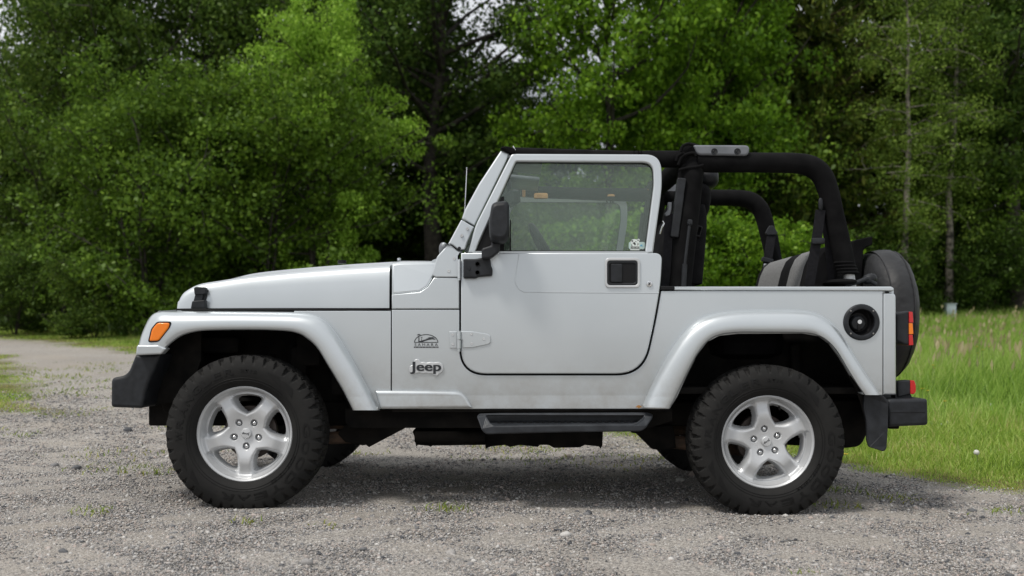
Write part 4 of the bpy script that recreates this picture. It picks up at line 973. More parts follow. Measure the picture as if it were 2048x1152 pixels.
# -------- wheels
NA = 504
def tyre_mesh():
    Rr, W = .352, .225; prof = []            # (radius, axial) from the outer bead over the tread to the inner bead
    half = [(.197, .062), (.208, .078), (.2155, .085), (.221, .095), (.238, .1065), (.262, .1125), (.285, .1135), (.302, .1115), (.312, .1095), (.322, .107), (.330, .103), (.338, .0985), (.3445, .093), (.349, .084), (.351, .072), (.352, .058), (.352, .045), (.352, .032), (.352, .018), (.352, .006)]
    prof = [(r, -a) for r, a in half] + [(r, a) for r, a in reversed(half)]
    K = len(prof); V = np.zeros((NA, K, 3)); th = np.arange(NA) / NA * 2 * np.pi; PT = 42
    for k, (r, a) in enumerate(prof):
        ph = th * PT / (2 * np.pi); side_ = -1 if a < 0 else 1; rr = np.full(NA, r); aa = np.full(NA, a)
        fr = (ph + (.5 if side_ > 0 else 0)) % 1.
        if r > .318 and abs(a) > .08:                          # shoulder lugs: wedge notches reaching down the sidewall
            depth = (r - .312) / .04; notch = np.clip((1 - np.abs(fr - .5) / (.06 + .22 * depth)) * 2.6, 0, 1)
            alt = np.where((np.floor(ph) % 2) == 0, 1., .62)
            aa = a - side_ * notch * .013 * depth ** .5 * alt; rr = r - notch * .013 * depth
        elif r > .34:                                     # tread blocks
            row = int(abs(a) / .0262); f2 = (ph * 1.0 + row * .37 + a * 9) % 1.
            cut = (f2 < .22).astype(float)
            if abs(abs(a) - .058) < .004 or abs(abs(a) - .018) < .004: cut = np.maximum(cut, .85 * (np.sin(th * PT) > -.4))
            rr = r - .0095 * cut
        if abs(r - .302) < .001: rr = rr + .0; aa = aa + side_ * .0016
        zz = rr * np.sin(th); low = np.maximum(-.3372 - zz, 0); aa = aa + np.sign(a) * np.clip((-.25 - zz) / .10, 0, 1) ** 2 * .006 * (abs(a) > .07)
        V[:, k, 0] = rr * np.cos(th); V[:, k, 1] = aa; V[:, k, 2] = zz + low
    i = np.arange(NA * K).reshape(NA, K); j = np.roll(i, -1, 0)
    F = np.stack([i[:, :-1].ravel(), i[:, 1:].ravel(), j[:, 1:].ravel(), j[:, :-1].ravel()], 1)
    me = np_mesh('tyre', V.reshape(-1, 3), F, 4); me.materials.append(M['rubber']); return me
def letters_mesh():
    """raised words bent round the sidewall, read clockwise with their feet to the hub"""
    bm = bmesh.new()
    for word, a0, a1, rc, hgt in (('WRANGLER', 187, 97, .283, .030), ('GOODYEAR', 12, -112, .283, .034), ('RT/S', 92, 77, .283, .013), ('P225/75R15', -22, -60, .243, .009)):
        n_ = len(word)
        for k, chh in enumerate(word):
            v, f = text_geo(chh, 1, .02, .5); an = R(a0 + (a1 - a0) * (k + .5) / n_); wd = abs(R(a1 - a0)) * rc / n_ * .80
            if chh in 'I/': wd *= .5
            sx, sz = wd / np.ptp(v[:, 0]), hgt / np.ptp(v[:, 1]); vs = []
            for q in v:
                rad = rc + q[1] * sz; aa = an - q[0] * sx / rc
                vs.append(bm.verts.new((rad * math.cos(aa), -.1140 - q[2] * .002 + (.0015 if rad > .296 else 0), rad * math.sin(aa))))
            for g in f:
                try: bm.faces.new([vs[i] for i in g])
                except ValueError: pass
    # arrow-shaped flourishes between the words
    for a in (60, 45, 205, 222):
        pts = [(.270, a - 8), (.300, a - 3), (.296, a + 9), (.283, a + 3)]
        vs = [bm.verts.new((r_ * math.cos(R(q)), -.1144, r_ * math.sin(R(q)))) for r_, q in pts]; bm.faces.new(vs)
    for rr_ in (.240, .2505):
        ring = []
        for k in range(120):
            a = 2 * math.pi * k / 120; ring.append([bm.verts.new(((rr_ + d) * math.cos(a), -.1085 - (rr_ - .24) * .25 - e, (rr_ + d) * math.sin(a))) for d, e in ((-.0012, -.0006), (0, .0008), (.0012, -.0002))])
        for k in range(120):
            for q in range(2): bm.faces.new((ring[k][q], ring[k][q + 1], ring[(k + 1) % 120][q + 1], ring[(k + 1) % 120][q]))
    bmesh.ops.recalc_face_normals(bm, faces=bm.faces)
    me = bpy.data.meshes.new('tyre_lettering'); bm.to_mesh(me); bm.free(); me.materials.append(M['rubber_letter']); return me
def rim_mesh():
    """five broad spokes pressed out of a dished disc; windows are cut where the spoke mask ends"""
    nr, na = 60, 360; r0, r1 = .012, .199; rr = np.linspace(r0, r1, nr); th = np.arange(na) / na * 2 * np.pi
    RR, TH = np.meshgrid(rr, th, indexing='ij'); k = 2 * np.pi / 5
    da = np.abs((TH + k / 2) % k - k / 2)                        # angle from the nearest spoke, spokes at 0, 72, ...
    w = .0335 - .001 * sstep(.10, .17, RR) + .025 * np.exp(-((RR - .068) / .028) ** 2) + .008 * np.exp(-((RR - .19) / .012) ** 2)
    d1 = RR * np.sin(np.minimum(da, np.pi / 2)) - w; d2 = .178 - RR; d3 = RR - .079
    h_ = .012; sm_ = lambda a, b: .5 * (a + b - np.sqrt((a - b) ** 2 + h_ ** 2))
    d = sm_(sm_(d1, d2), d3)
    face = -.052 - .012 * sstep(.05, .12, RR) + .012 * sstep(.125, .176, RR) + .006 * np.exp(-(RR / .05) ** 2)
    edge = np.clip((d + .016) / .016, 0, 1) ** 2 * .012 + np.clip(d / .010, 0, 1.4) * .040
    rimfix = sstep(.172, .186, RR); edge = edge * (1 - rimfix) + rimfix * np.clip(d1 / .012 + .6, 0, 1) * .016 * (1 - sstep(.188, .199, RR)); face = face - .022 * sstep(.184, .199, RR)
    lug = np.ones_like(RR) * 1e9
    for q in range(5): lug = np.minimum(lug, np.hypot(RR * np.cos(TH) - .0575 * np.cos(q * k + .02), RR * np.sin(TH) - .0575 * np.sin(q * k + .02)))
    well = (1 - sstep(.0125, .0165, lug)) * .016
    y = face + edge + well
    V = np.stack([RR * np.cos(TH), y, RR * np.sin(TH)], -1).reshape(-1, 3)
    i = np.arange(nr * na).reshape(nr, na); j = np.roll(i, -1, 1)
    F = np.stack([i[:-1].ravel(), i[1:].ravel(), j[1:].ravel(), j[:-1].ravel()], 1)
    dm = np.maximum.reduce([d[:-1], d[1:], np.roll(d, -1, 1)[1:], np.roll(d, -1, 1)[:-1]]).ravel(); F = F[dm < .011]
    bm = bmesh.new(); vs = {}
    for f in F:
        q = []
        for a in f:
            if a not in vs: vs[a] = bm.verts.new(V[a])
            q.append(vs[a])
        bm.faces.new(q)
    lathe([(.1975, .085), (.190, .06), (.185, .0), (.184, -.03), (.188, -.05), (.194, -.062), (.198, -.0705), (.2035, -.0775), (.209, -.084), (.2135, -.082), (.2145, -.075), (.212, -.066), (.205, -.06), (.2, -.05), (.1985, 0.)], (0, 0, 0), 'y', 120, bm, cap=False)
    bmesh.ops.recalc_face_normals(bm, faces=bm.faces)
    me = bpy.data.meshes.new('rim'); bm.to_mesh(me); bm.free(); me.materials.append(M['alloy']); return me
TY, LE, RI = tyre_mesh(), letters_mesh(), rim_mesh()
def nutmesh():
    bm = lathe([(.0, -.013), (.005, -.0125), (.008, -.010), (.0098, -.004), (.0105, .010)], (0, 0, 0), 'y', 6 * 3); me = bpy.data.meshes.new('lug_nut'); bmesh.ops.recalc_face_normals(bm, faces=bm.faces); bm.to_mesh(me); bm.free(); me.materials.append(M['chrome']); return me
NU = nutmesh()
def wheel(x, z, s, rot, turn=0.):
    YW = 4.56 + .116 - CARY                                       # tyre's middle plane, near side
    o = part('wheel', lathe([(.0, -.020), (.045, -.018), (.062, -.0), (.070, .02), (.118, .024), (.121, .030), (.121, .046), (.06, .05), (.06, .09)], (0, 0, 0), 'y', 48), 'brake')
    o.location = (x, YW * (1 if s < 0 else -1), z); o.rotation_euler = (0, 0, (0 if s < 0 else math.pi) + turn); o.scale = (1.038,) * 3 if x < 0 else (1.012,) * 3
    def sub(name, me, ry=0., loc=(0, 0, 0), ang=None):
        c = bpy.data.objects.new(name, me); C.objects.link(c); c.parent = o; c.rotation_euler = (0, -ry, 0); c.location = loc
        me.polygons.foreach_set('use_smooth', [True] * len(me.polygons)); return c
    sub('tyre', TY); sub('tyre_lettering', LE); sub('rim', RI, R(rot))
    for k in range(5):
        a = R(rot + 72 * k + 1.2); sub('lug_nut', NU, a, (.0575 * math.cos(a), -.038, .0575 * math.sin(a)))
    cb = lathe([(.0, -.0615), (.020, -.060), (.0225, -.057), (.0235, -.045)], (0, 0, 0), 'y', 32)
    cc = part('centre_cap', cb, 'alloy', parent=o)
    tb = bmesh.new(); put_text(tb, 'Jeep', 0, 0, .033, .013, -.0610, .015, .0006); cw = part('cap_lettering', tb, 'badge', parent=o, ang=None); cw.rotation_euler = (0, R(186 if x < 0 else 145), 0)
    va = R(rot + (-134 if x < 0 else 42)); part('valve', tube([Vector((.170 * math.cos(va), -.02, .170 * math.sin(va))), Vector((.158 * math.cos(va), -.052, .158 * math.sin(va)))], .0045, 8), 'trim', parent=o)
    return o
SM_ = TY
TY.set_sharp_from_angle(angle=R(28)); RI.set_sharp_from_angle(angle=R(50)); NU.set_sharp_from_angle(angle=R(40))
for s in (-1, 1):
    wheel(WX[0], WZ[0], s, -92 if s < 0 else 15); wheel(WX[1], WZ[1], s, 25 if s < 0 else 40)

# -------- windscreen frame: upper pillar, lower bracket, header
pil = [(1001, 300.5), (1019, 306.5), (950.5, 451), (929, 419)]
part('windscreen_pillar', plate(rnd([(1001.5, 301), (1018.5, 307), (1011, 325), (949, 452), (923.5, 437), (929.5, 419), (958, 367)], [2, 2, 2, 1, 1, 2, 4]), lean(YB + .006), .05, .008, 4), 'paint', True)
brk = bmesh.new()
plate(rnd([(922.5, 439), (948, 454), (934, 486), (930, 499), (917, 500), (904, 489), (896, 488)], [2, 2, 3, 3, 3, 3, 2]), lean(YB - .002), .05, .005, 3, bm=brk)
plate(rnd([(894.5, 490), (903, 491.5), (916, 502.5), (922, 503), (917.5, 512), (917.5, 554.5), (870, 554.5), (864, 550), (864, 545), (874, 513)], [2, 2, 3, 1, 1, 1, 4, 3, 3, 4]), YB - .003, .05, .005, 3, bm=brk)
wb = part('windscreen_bracket', brk, 'paint', True)[0]
for px, py in [(935, 457), (923.5, 471), (908.5, 517), (897.5, 542)]:
    part('screw', lathe([(.0, -.0005), (.003, -.003), (.0068, -.003), (.0075, .0), (.0075, .004)], P(px, py, YB - .003), 'y', 14), 'alloy', parent=wb)
part('screw', lathe([(.0, -.004), (.006, -.004), (.0078, -.001), (.0078, .004)], P(918.5, 496.5, YB - .004), 'y', 14), 'plastic', parent=wb)
# curved front face of the pillars, header and glass between them
hd = [[P(a, b_, YB + c), P(a2, b2, YB + c)] for a, b_, a2, b2, c in []]
part('windscreen_header', tube([Vector((Xat(1012, 4.72), -.665, Zat(307, 4.72))), Vector((Xat(1002, 4.72), -.35, Zat(301, 4.72) + .012)), Vector((Xat(1001, 4.72), 0, Zat(301, 4.72) + .016)), Vector((Xat(1002, 4.72), .35, Zat(301, 4.72) + .012)), Vector((Xat(1012, 4.72), .665, Zat(307, 4.72)))], .020, 10), 'paint')
gl = bmesh.new(); a0, a1 = P(1004, 312, 4.75), P(880, 535, 4.72); vs_ = []
for q, e in ((0, 0), (1, 0), (1, 1), (0, 1)): pass
for off in (0, .005):
    vs_.append([gl.verts.new((a0.x + off, -.66, a0.z)), gl.verts.new((a0.x + off, .66, a0.z)), gl.verts.new((a1.x + off, .68, a1.z)), gl.verts.new((a1.x + off, -.68, a1.z))])
gl.faces.new(vs_[0]); gl.faces.new(vs_[1])
for k in range(4): gl.faces.new((vs_[0][k], vs_[0][(k + 1) % 4], vs_[1][(k + 1) % 4], vs_[1][k]))
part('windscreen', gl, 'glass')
part('windscreen_base', tube([P(872, 528, 4.72), Vector((Xat(872, 4.72), 0, Zat(526, 4.72))), P(872, 528, 2 * CARY - 4.72) if False else Vector((Xat(872, 4.72), .68, Zat(528, 4.72)))], .025, 8), 'paint')
part('header_latch', plate(rnd([(1000, 296), (1006, 292.5), (1014, 292), (1030, 296), (1033, 306), (1020, 307), (1010, 301)], 2), YB + .03, .05, .006), 'cloth', True)
part('latch_pin', tube([P(1026, 292, 4.70), P(1030, 300, 4.70), P(1027, 305, 4.70)], .0035, 6), 'chrome', True)
part('wiper_pivot', blob(P(887, 499, 4.80), (.045, .06, .07), 2.4, 14), 'plastic_grey', True)
part('wiper_arm', tube([P(887, 495, 4.82), Vector((Xat(895, 4.9), -.3, Zat(480, 4.9))), Vector((Xat(893, 4.9), .1, Zat(484, 4.9)))], .006, 6), 'trim')
part('hinge_ball', blob(P(887.5, 489, YB), (.020, .020, .020), 2, 10), 'paint', True)
part('hinge_link', tube([P(889, 490, YB - .004), P(903, 490.5, YB - .006), P(916, 499, YB - .006)], .0022, 6), 'trim', True)

# -------- door
door = part('door', plate(door_low, YB - .012, .03, .005, 3), 'paint', True)
dn, df = door
crease = crv([(1038.7, 507.5), (1035, 527), (1031, 555), (1031.5, 566), (1037, 577), (1047, 583), (1060, 584.2), (1190, 585.2), (1318, 586)], 4)
part('door_crease', tube([P(q[0], q[1], YB - .0115) for q in crease], .0024, 8, flat=1.), 'paint', parent=dn)
up_o = rnd([(936, 506), (950, 452), (1023, 307.3), (1322, 308.5), (1324.8, 372), (1306.5, 506)], [0, 14, 6, 78, 24, 0], 10)
up_i = rnd([(951, 503), (962, 478), (1032, 323.5), (1306, 325), (1307.5, 370), (1290.5, 503)], [0, 5, 3, 60, 8, 0], 10)
fr_ = part('window_frame', plate([up_o, up_i], lean(YB - .010), .035, .008, 4), 'paint', parent=dn)
frm = part('window_frame', plate([up_o, up_i], lean(2 * CARY - YB - .025), .035, .004, 2), 'paint', parent=df) if False else None
b = plate([up_o, up_i], lean(YB - .010), .035, .008, 4)
for v in b.verts: v.co.y = -v.co.y
part('window_frame', b, 'paint', parent=df)
seal_i = [(p[0] + (1130 - p[0]) * .009, p[1] + (415 - p[1]) * .022) for p in up_i]
for s, pr in ((1, dn), (-1, df)):
    b = plate([[(p[0] - (1130 - p[0]) * .006, p[1] - (415 - p[1]) * .01) for p in up_i], seal_i], lean(YB + .006), .012, .002)
    if s < 0:
        for v in b.verts: v.co.y = -v.co.y
    part('window_seal', b, 'trim', parent=pr)
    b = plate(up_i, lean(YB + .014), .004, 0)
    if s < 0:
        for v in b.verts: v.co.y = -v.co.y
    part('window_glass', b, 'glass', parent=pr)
    b = plate([(950, 500.8), (1291, 501), (1290, 506.8), (950, 506.8)], YB - .006, .03, .003)
    if s < 0:
        for v in b.verts: v.co.y = -v.co.y
    part('belt_seal', b, 'trim', parent=pr)
    b = plate(rnd([(951, 502), (1004, 392), (1010, 392), (1022, 430), (1022, 502)], 1), lean(YB + .002), .008, .001) if False else plate(rnd([(951, 502.5), (962, 478), (1003, 393), (1008, 393), (1008, 502.5)], 1), lean(YB + .004), .006, .001)
    if s < 0:
        for v in b.verts: v.co.y = -v.co.y
    part('sail_panel', b, 'trim', parent=pr)
part('division_bar', plate([(1019, 440), (1022, 440), (1022, 502), (1019, 502)], YB + .004, .012, .001), 'trim', parent=dn)
# handle, lock
hr = rect(1210.5, 515.5, 1280.5, 575.6, 9, 5)
part('handle_surround', plate([hr, rect(1214.5, 521, 1275.5, 570.5, 7, 5)], YB - .0205, .012, .0030, 3), 'alloy', parent=dn)
hi = part('door_handle', plate([rect(1213.8, 520.5, 1276, 571, 8, 5), rect(1219, 526.5, 1271, 566, 5, 5)], YB - .0185, .014, .004, 3), 'plastic', parent=dn)
part('handle_cup', plate(rect(1217, 525, 1272, 567, 4), YB - .006 - .008, .006, 0), 'trim', parent=dn)
part('handle_flap', plate(rect(1222, 527.5, 1244.5, 564.5, 3), YB - .021, .010, .003, 3), 'plastic', parent=dn)
part('door_lock', lathe([(.0, -.0175), (.006, -.017), (.0085, -.0195), (.013, -.019), (.0155, -.013), (.0155, .0)], P(1298, 568, YB) , 'y', 22), 'chrome', parent=dn)
part('lock_slot', lathe([(.0, -.0178), (.0045, -.0176), (.005, -.016)], P(1298, 568, YB), 'y', 10), 'trim', parent=dn)
# hinges
hg = bmesh.new(); tube([P(918.5, 519, YB - .018), P(918.5, 557, YB - .018)], .0085, 12, bm=hg); tube([P(918.5, 557, YB - .018), P(918.5, 560.5, YB - .018)], .006, 10, bm=hg)
box(P(918.5, 537, YB - .012), (.004, .012, .002), 0, bm=hg)
part('door_hinge', hg, 'paint', True)
hg = bmesh.new()
plate(rnd([(898.5, 663), (914, 662.5), (914, 696.5), (899.5, 696.5)], 1.5), YB - .006, .008, .0025, bm=hg)
plate(rnd([(922, 662.5), (944, 662.5), (976, 668), (981, 672), (981, 686), (976, 689), (944, 695.5), (925.5, 695.5), (925.5, 680), (922, 680)], [1, 3, 4, 3, 3, 4, 3, 1, 1, 1]), YB - .018, .008, .003, bm=hg)
tube([P(917.8, 662, YB - .020), P(917.8, 679, YB - .020)], .0095, 12, bm=hg); tube([P(917.8, 680, YB - .020), P(917.8, 697, YB - .020)], .0095, 12, bm=hg); tube([P(917.8, 697.5, YB - .020), P(917.8, 703, YB - .020)], .007, 10, bm=hg)
hl = part('door_hinge', hg, 'paint', True)[0]
for px, py, y in [(905.5, 669.5, -.006), (905.5, 688.5, -.006), (943, 668.5, -.018), (967.5, 678, -.018), (943.5, 687.5, -.018)]:
    part('screw', lathe([(.0, -.0002), (.0025, -.002), (.0055, -.002), (.0065, .0), (.0065, .004)], P(px, py, YB + y), 'y', 12), 'alloy', parent=hl)
# wing mirror: bracket on the door, arm, head with glass
mb = bmesh.new()
plate(rnd([(926.5, 517.6), (950, 517.6), (961, 515.5), (980.6, 517), (982, 531), (985, 538), (984.4, 551), (972, 552), (955.5, 553.5), (952, 556.3), (926.5, 556.3)], 2.5), YB - .050, .038, .008, 4, bm=mb)
arm_ = [(963, 517), (963, 497), (982, 491), (983, 484), (1000, 484), (1000, 502), (981, 517)]
arm = slab(arm_, [2, 5, 3, 1, 1, 8, 6], 4.56, .05, .009, 4)
for nm, both_b in (('mirror_bracket', mb),):
    wm = part('wing_mirror', both_b, 'plastic', True)
for px, py in [(955, 528), (955, 545)]:
    part('bracket_bolt', lathe([(.0, .001), (.008, .001), (.0095, -.002), (.011, -.002), (.011, .004)], P(px, py, YB - .051), 'y', 14), 'trim', parent=wm[0])
part('bracket_bolt', lathe([(.0, -.003), (.006, -.003), (.007, .002)], P(938, 537, YB - .051), 'y', 12), 'plastic', parent=wm[0])
part('mirror_arm', arm, 'plastic', parent=wm[0])
# head: lofted along the depth, broad and rounded
head0 = [(979, 472), (977.6, 445), (983.5, 411), (990, 406), (1013, 403.5), (1018, 410), (1020, 439), (1018.5, 475), (1011, 486), (997, 487.5), (982, 483)]
hc = (999.5, 446)
def head(bm, sgn=1):
    rows = []
    for Y, s_ in [(4.475, .72), (4.482, .86), (4.500, .95), (4.53, 1.0), (4.58, 1.01), (4.63, .98), (4.655, .93), (4.665, .86)]:
        lp = rnd([(hc[0] + (p[0] - hc[0]) * s_, hc[1] + (p[1] - hc[1]) * s_) for p in head0], 6, 4)
        row = [P(q[0], q[1], 4.56) for q in lp]
        for v in row: v.y = (Y - CARY) * sgn
        rows.append(row)
    return loft(rows, bm)
part('mirror_head', head(bmesh.new()), 'plastic', parent=wm[0], ang=75)
part('mirror_head', head(bmesh.new(), -1), 'plastic', parent=wm[1], ang=50)
b = box((0, 0, 0), (.004, .13, .15), .001)
o = part('mirror_glass', b, 'glass_mirror', parent=wm[0]); o.location = P(1018.6, 444, 4.56) + Vector((0, .0, 0))
o = part('mirror_glass', box((0, 0, 0), (.004, .13, .15), .001), 'glass_mirror', parent=wm[1]); v = P(1018.6, 444, 4.56); o.location = (v.x + .001, -v.y, v.z)
b = slab(arm_, [2, 5, 3, 1, 1, 8, 6], 4.56, .05, .009, 4)
for v in b.verts: v.co.y = -v.co.y
part('mirror_arm', b, 'plastic', parent=wm[1])

# -------- badges
bm = bmesh.new(); bx_, bz_ = Xat(852, YB), Zat(735.3, YB); hs = YB / FPX
def fat(bm, word, x, z, wd, ht, y, bold, depth):
    for k, (dx, dz) in enumerate(((0, 0), (.0022, .0008), (-.0022, .0008), (.0022, -.0008), (-.0022, -.0008))): put_text(bm, word, x + dx, z + dz, wd, ht, y - .00012 * k, bold, depth)
    return bm
outl = [(818, 743), (819, 732), (827, 729.5), (828, 721), (832, 718), (838.5, 719), (841, 725), (847, 723.5), (853, 726), (861, 723.5), (867, 725), (878, 723.5), (885, 728), (887.5, 737), (884, 745), (877.5, 748), (876, 751.5), (867, 751.5), (865.5, 746.5), (858, 747.5), (852.5, 745.5), (845, 747.5), (838, 745), (829, 748), (821, 746.5)]
part('maker_badge', plate(rnd(outl, 3, 3), YB - .008, .009, .003, 3), 'alloy')
part('badge_lettering', fat(bmesh.new(), 'Jeep', Xat(851.8, YB), Zat(735.6, YB), 60 * hs, 23.6 * hs, YB - CARY - .0092, 0, .0008), 'badge', ang=None)
em = bmesh.new(); EY = YB - .0012
def arc(cx, cy, rx, ry, a0, a1, w0, n_=22):
    return [(cx + (rx) * math.cos(a), cy - ry * math.sin(a)) for a in np.linspace(a0, a1, n_)] + [(cx + (rx - w0) * math.cos(a), cy - (ry - w0) * math.sin(a)) for a in np.linspace(a1, a0, n_)]
plate(arc(852.3, 685, 24.2, 16.6, 0, math.pi, 1.5), EY, .002, 0, bm=em)
plate([(828.2, 684), (876.5, 684), (876.5, 685.4), (828.2, 685.4)], EY - .0001, .002, 0, bm=em)
plate([(834, 685), (840, 682), (850, 679), (858, 676.5), (866, 676), (872, 679.5), (864, 678.5), (856, 680), (846, 683.5), (843, 685)], EY - .0002, .002, 0, bm=em)
plate([(852, 677.5), (858, 674.5), (866, 674.2), (872, 677), (866, 675.6), (858, 676)], EY - .0002, .002, 0, bm=em)
plate([(836.6, 684), (837.2, 671), (838.4, 671), (839, 684)], EY - .0003, .002, 0, bm=em)
for a in (200, 170, 145, 120, 90, 60, 35, 10, -20):
    c_, s_ = math.cos(R(a)), math.sin(R(a)); plate([(837.8 - s_ * .7, 669.5 - c_ * .7), (837.8 + c_ * 4.2, 669.5 - s_ * 2.3 + .4), (837.8 + s_ * .7, 669.5 + c_ * .7)], EY - .0004 - a * 1e-7, .002, 0, bm=em)
plate([(842.6, 682), (842.9, 675.5), (843.5, 675.5), (843.9, 682)], EY - .0003, .002, 0, bm=em)
for a in (190, 140, 90, 40, -10):
    c_, s_ = math.cos(R(a)), math.sin(R(a)); plate([(843.2 - s_ * .5, 674.8 - c_ * .5), (843.2 + c_ * 2.3, 674.8 - s_ * 1.2), (843.2 + s_ * .5, 674.8 + c_ * .5)], EY - .0005 - a * 1e-7, .002, 0, bm=em)
put_text(em, 'SAHARA', Xat(852.5, YB), Zat(689.3, YB), 46.5 * hs, 5.6 * hs, EY - CARY - .0002, .0, .0004, 1.5)
plate([(827.8, 693.2), (877, 693.2), (877, 695.6), (827.8, 695.6)], EY, .002, 0, bm=em)
part('edition_emblem', em, 'badge', ang=None)
part('emblem_lettering', put_text(bmesh.new(), 'EDITION', Xat(852.4, YB), Zat(694.4, YB), 44 * hs, 1.4 * hs, EY - CARY - .0006, 0, .0003, 2.2), 'alloy', ang=None)
# rust scab at the end of the sill
rs = random.Random(3)
part('rust_spot', plate([(1278 + 6 * math.cos(a) * rs.uniform(.5, 1.2), 813.5 + 3 * math.sin(a) * rs.uniform(.5, 1.2)) for a in np.linspace(0, 6, 12)], YB - .0012, .002, 0), mat('rust', (.30, .13, .04), .9) if False else 'foam')
# window stickers on the inside of the door glass
SY = YB + .0128
part('window_sticker', plate(rect(1257.5, 484, 1289.5, 498, 3), lean(SY), .001, 0), 'pale_tag', parent=dn)
bd = [(1260.5, 500.5), (1261, 495), (1262.5, 489), (1261, 483), (1263.5, 479.5), (1268, 478), (1274, 479), (1277, 477.3), (1280, 479.5), (1278, 483), (1278.5, 489), (1278.8, 495), (1279, 500.5)]
part('club_sticker', plate(bd, lean(SY - .0008), .001, 0), 'white', parent=dn)
sb_ = bmesh.new()
for q in ([(1262, 481.5), (1265, 480), (1267, 482), (1264.5, 484)], [(1274, 479.5), (1278.5, 479.8), (1276, 482)], [(1265, 486), (1269, 484), (1272, 488), (1270, 491), (1267, 487.5)], [(1270, 482.6), (1273, 482.8), (1272, 485)], [(1263, 487), (1264.2, 490), (1265, 493), (1262.8, 492)], [(1275.5, 485), (1277.3, 488), (1275, 492), (1275.2, 488.5)]):
    plate(q, lean(SY - .0012), .001, 0, bm=sb_)
plate(rect(1261.5, 493, 1278.5, 498), lean(SY - .0011), .001, 0, bm=sb_)
part('sticker_print', sb_, 'sticker_black', parent=dn)
part('sticker_lettering', put_text(bmesh.new(), 'CARLORD', Xat(1270, SY), Zat(495.5, SY), 16 * hs, 3.8 * hs, SY + .0025 - CARY - .0012, .01, .0004), 'white', parent=dn, ang=None)
part('sticker_swoosh', plate([(1280, 492.5), (1281, 490), (1285.5, 488), (1283.5, 490.5), (1287, 492.6)], lean(SY - .0006), .001, 0), 'sky_blue', parent=dn)

# -------- roll cage
yn, cyy = 4.80, CARY
def yl(Y): return Y - CARY
def pads(name, pts, rad, m='cloth', both=True, n_=6, seg=18):
    q = crv([P(*a) for a in pts], n_); rr = rad if not isinstance(rad, list) else np.interp(np.linspace(0, 1, len(q)), np.linspace(0, 1, len(rad)), rad)
    return part(name, tube(q, rr, seg), m, both)
pads('rear_roll_bar', [(1392, 324, 4.80), (1430, 325, 4.80), (1480, 325, 4.80), (1540, 325.5, 4.80), (1590, 326.5, 4.80), (1622, 333, 4.80), (1643, 350, 4.80), (1656, 380, 4.80), (1668, 430, 4.80), (1682, 490, 4.80), (1695, 548, 4.80)], [.049, .049, .048, .048, .049, .052, .052, .050, .048, .048, .046])
part('roll_bar_foot', tube([P(1696, 540, 4.80), P(1701, 575, 4.80)], .027, 14), 'alloy', True)
cuff = bmesh.new()
for k in range(4): lathe([(.046, -.008), (.0515, .0), (.046, .008)], P(1688.5 + k * 2.4, 526 + k * 6.6, 4.80), 'z', 18, cuff)
part('pad_cuff', cuff, 'cloth', True)
pads('hoop_leg', [(1383, 318, 4.82), (1381, 350, 4.80), (1376, 400, 4.79), (1369, 470, 4.78), (1359, 580, 4.77)], [.055, .062, .062, .060, .055])
hoop = crv([Vector((P(1384, 316, 4.82).x, yl(4.80), P(1384, 316, 4.82).z)), Vector((P(1384, 316, 4.82).x, yl(4.88), P(1384, 316, 4.82).z + .03)), Vector((P(1384, 316, 4.82).x, yl(5.1), P(1384, 316, 4.82).z + .02)), Vector((P(1384, 316, 4.82).x, 0, P(1384, 316, 4.82).z + .02)), Vector((P(1384, 316, 4.82).x, -yl(5.1), P(1384, 316, 4.82).z + .02)), Vector((P(1384, 316, 4.82).x, -yl(4.88), P(1384, 316, 4.82).z + .03)), Vector((P(1384, 316, 4.82).x, -yl(4.80), P(1384, 316, 4.82).z))], 5)
part('hoop_bar', tube(hoop, .052, 16), 'cloth')
part('pad_wrap', blob(P(1383, 305, 4.82), (.12, .14, .085), 2.3, 18, rot=Matrix.Rotation(.35, 3, 'Y')), 'cloth', True)
wr = bmesh.new()
for pts in ([(1362, 303), (1366, 292), (1377, 288), (1386, 290)], [(1356, 330), (1362, 316), (1374, 308), (1388, 306), (1392, 312)], [(1358, 340), (1374, 336), (1396, 333), (1407, 330)], [(1352, 322), (1356, 312), (1366, 306)]):
    tube(crv([P(q[0], q[1], 4.742) for q in pts], 4), .007, 8, bm=wr)
part('pad_folds', wr, 'cloth', True)
pads('side_roll_bar', [(1024, 308, 4.80), (1080, 311, 4.80), (1160, 314, 4.80), (1260, 317.5, 4.80), (1300, 318, 4.80), (1372, 318.5, 4.80)], [.032, .035, .036, .038, .040, .041])
fb = bmesh.new()
for px in (1268, 1277, 1283): tube([P(px, 302 + .0, 4.765), P(px - 5, 322, 4.755), P(px - 2, 334, 4.765)], .004, 6, bm=fb)
part('pad_folds', fb, 'cloth', True)
b = bmesh.new(); YF_ = 2 * CARY - 4.80
for px0, px1, y0, y1 in ((1068, 1096, 386, 397), (1045, 1051, 376, 394), (1215, 1230, 388.5, 393), (1296, 1303, 375.5, 380)):
    plate(rnd([(px0, y0 + 2), (px0 + 3, y0), (px1 - 3, y0), (px1, y0 + 2), (px1, y1), (px0, y1)], 2), YF_ - .046, .02, .004, bm=b)
part('worn_foam', b, 'foam')
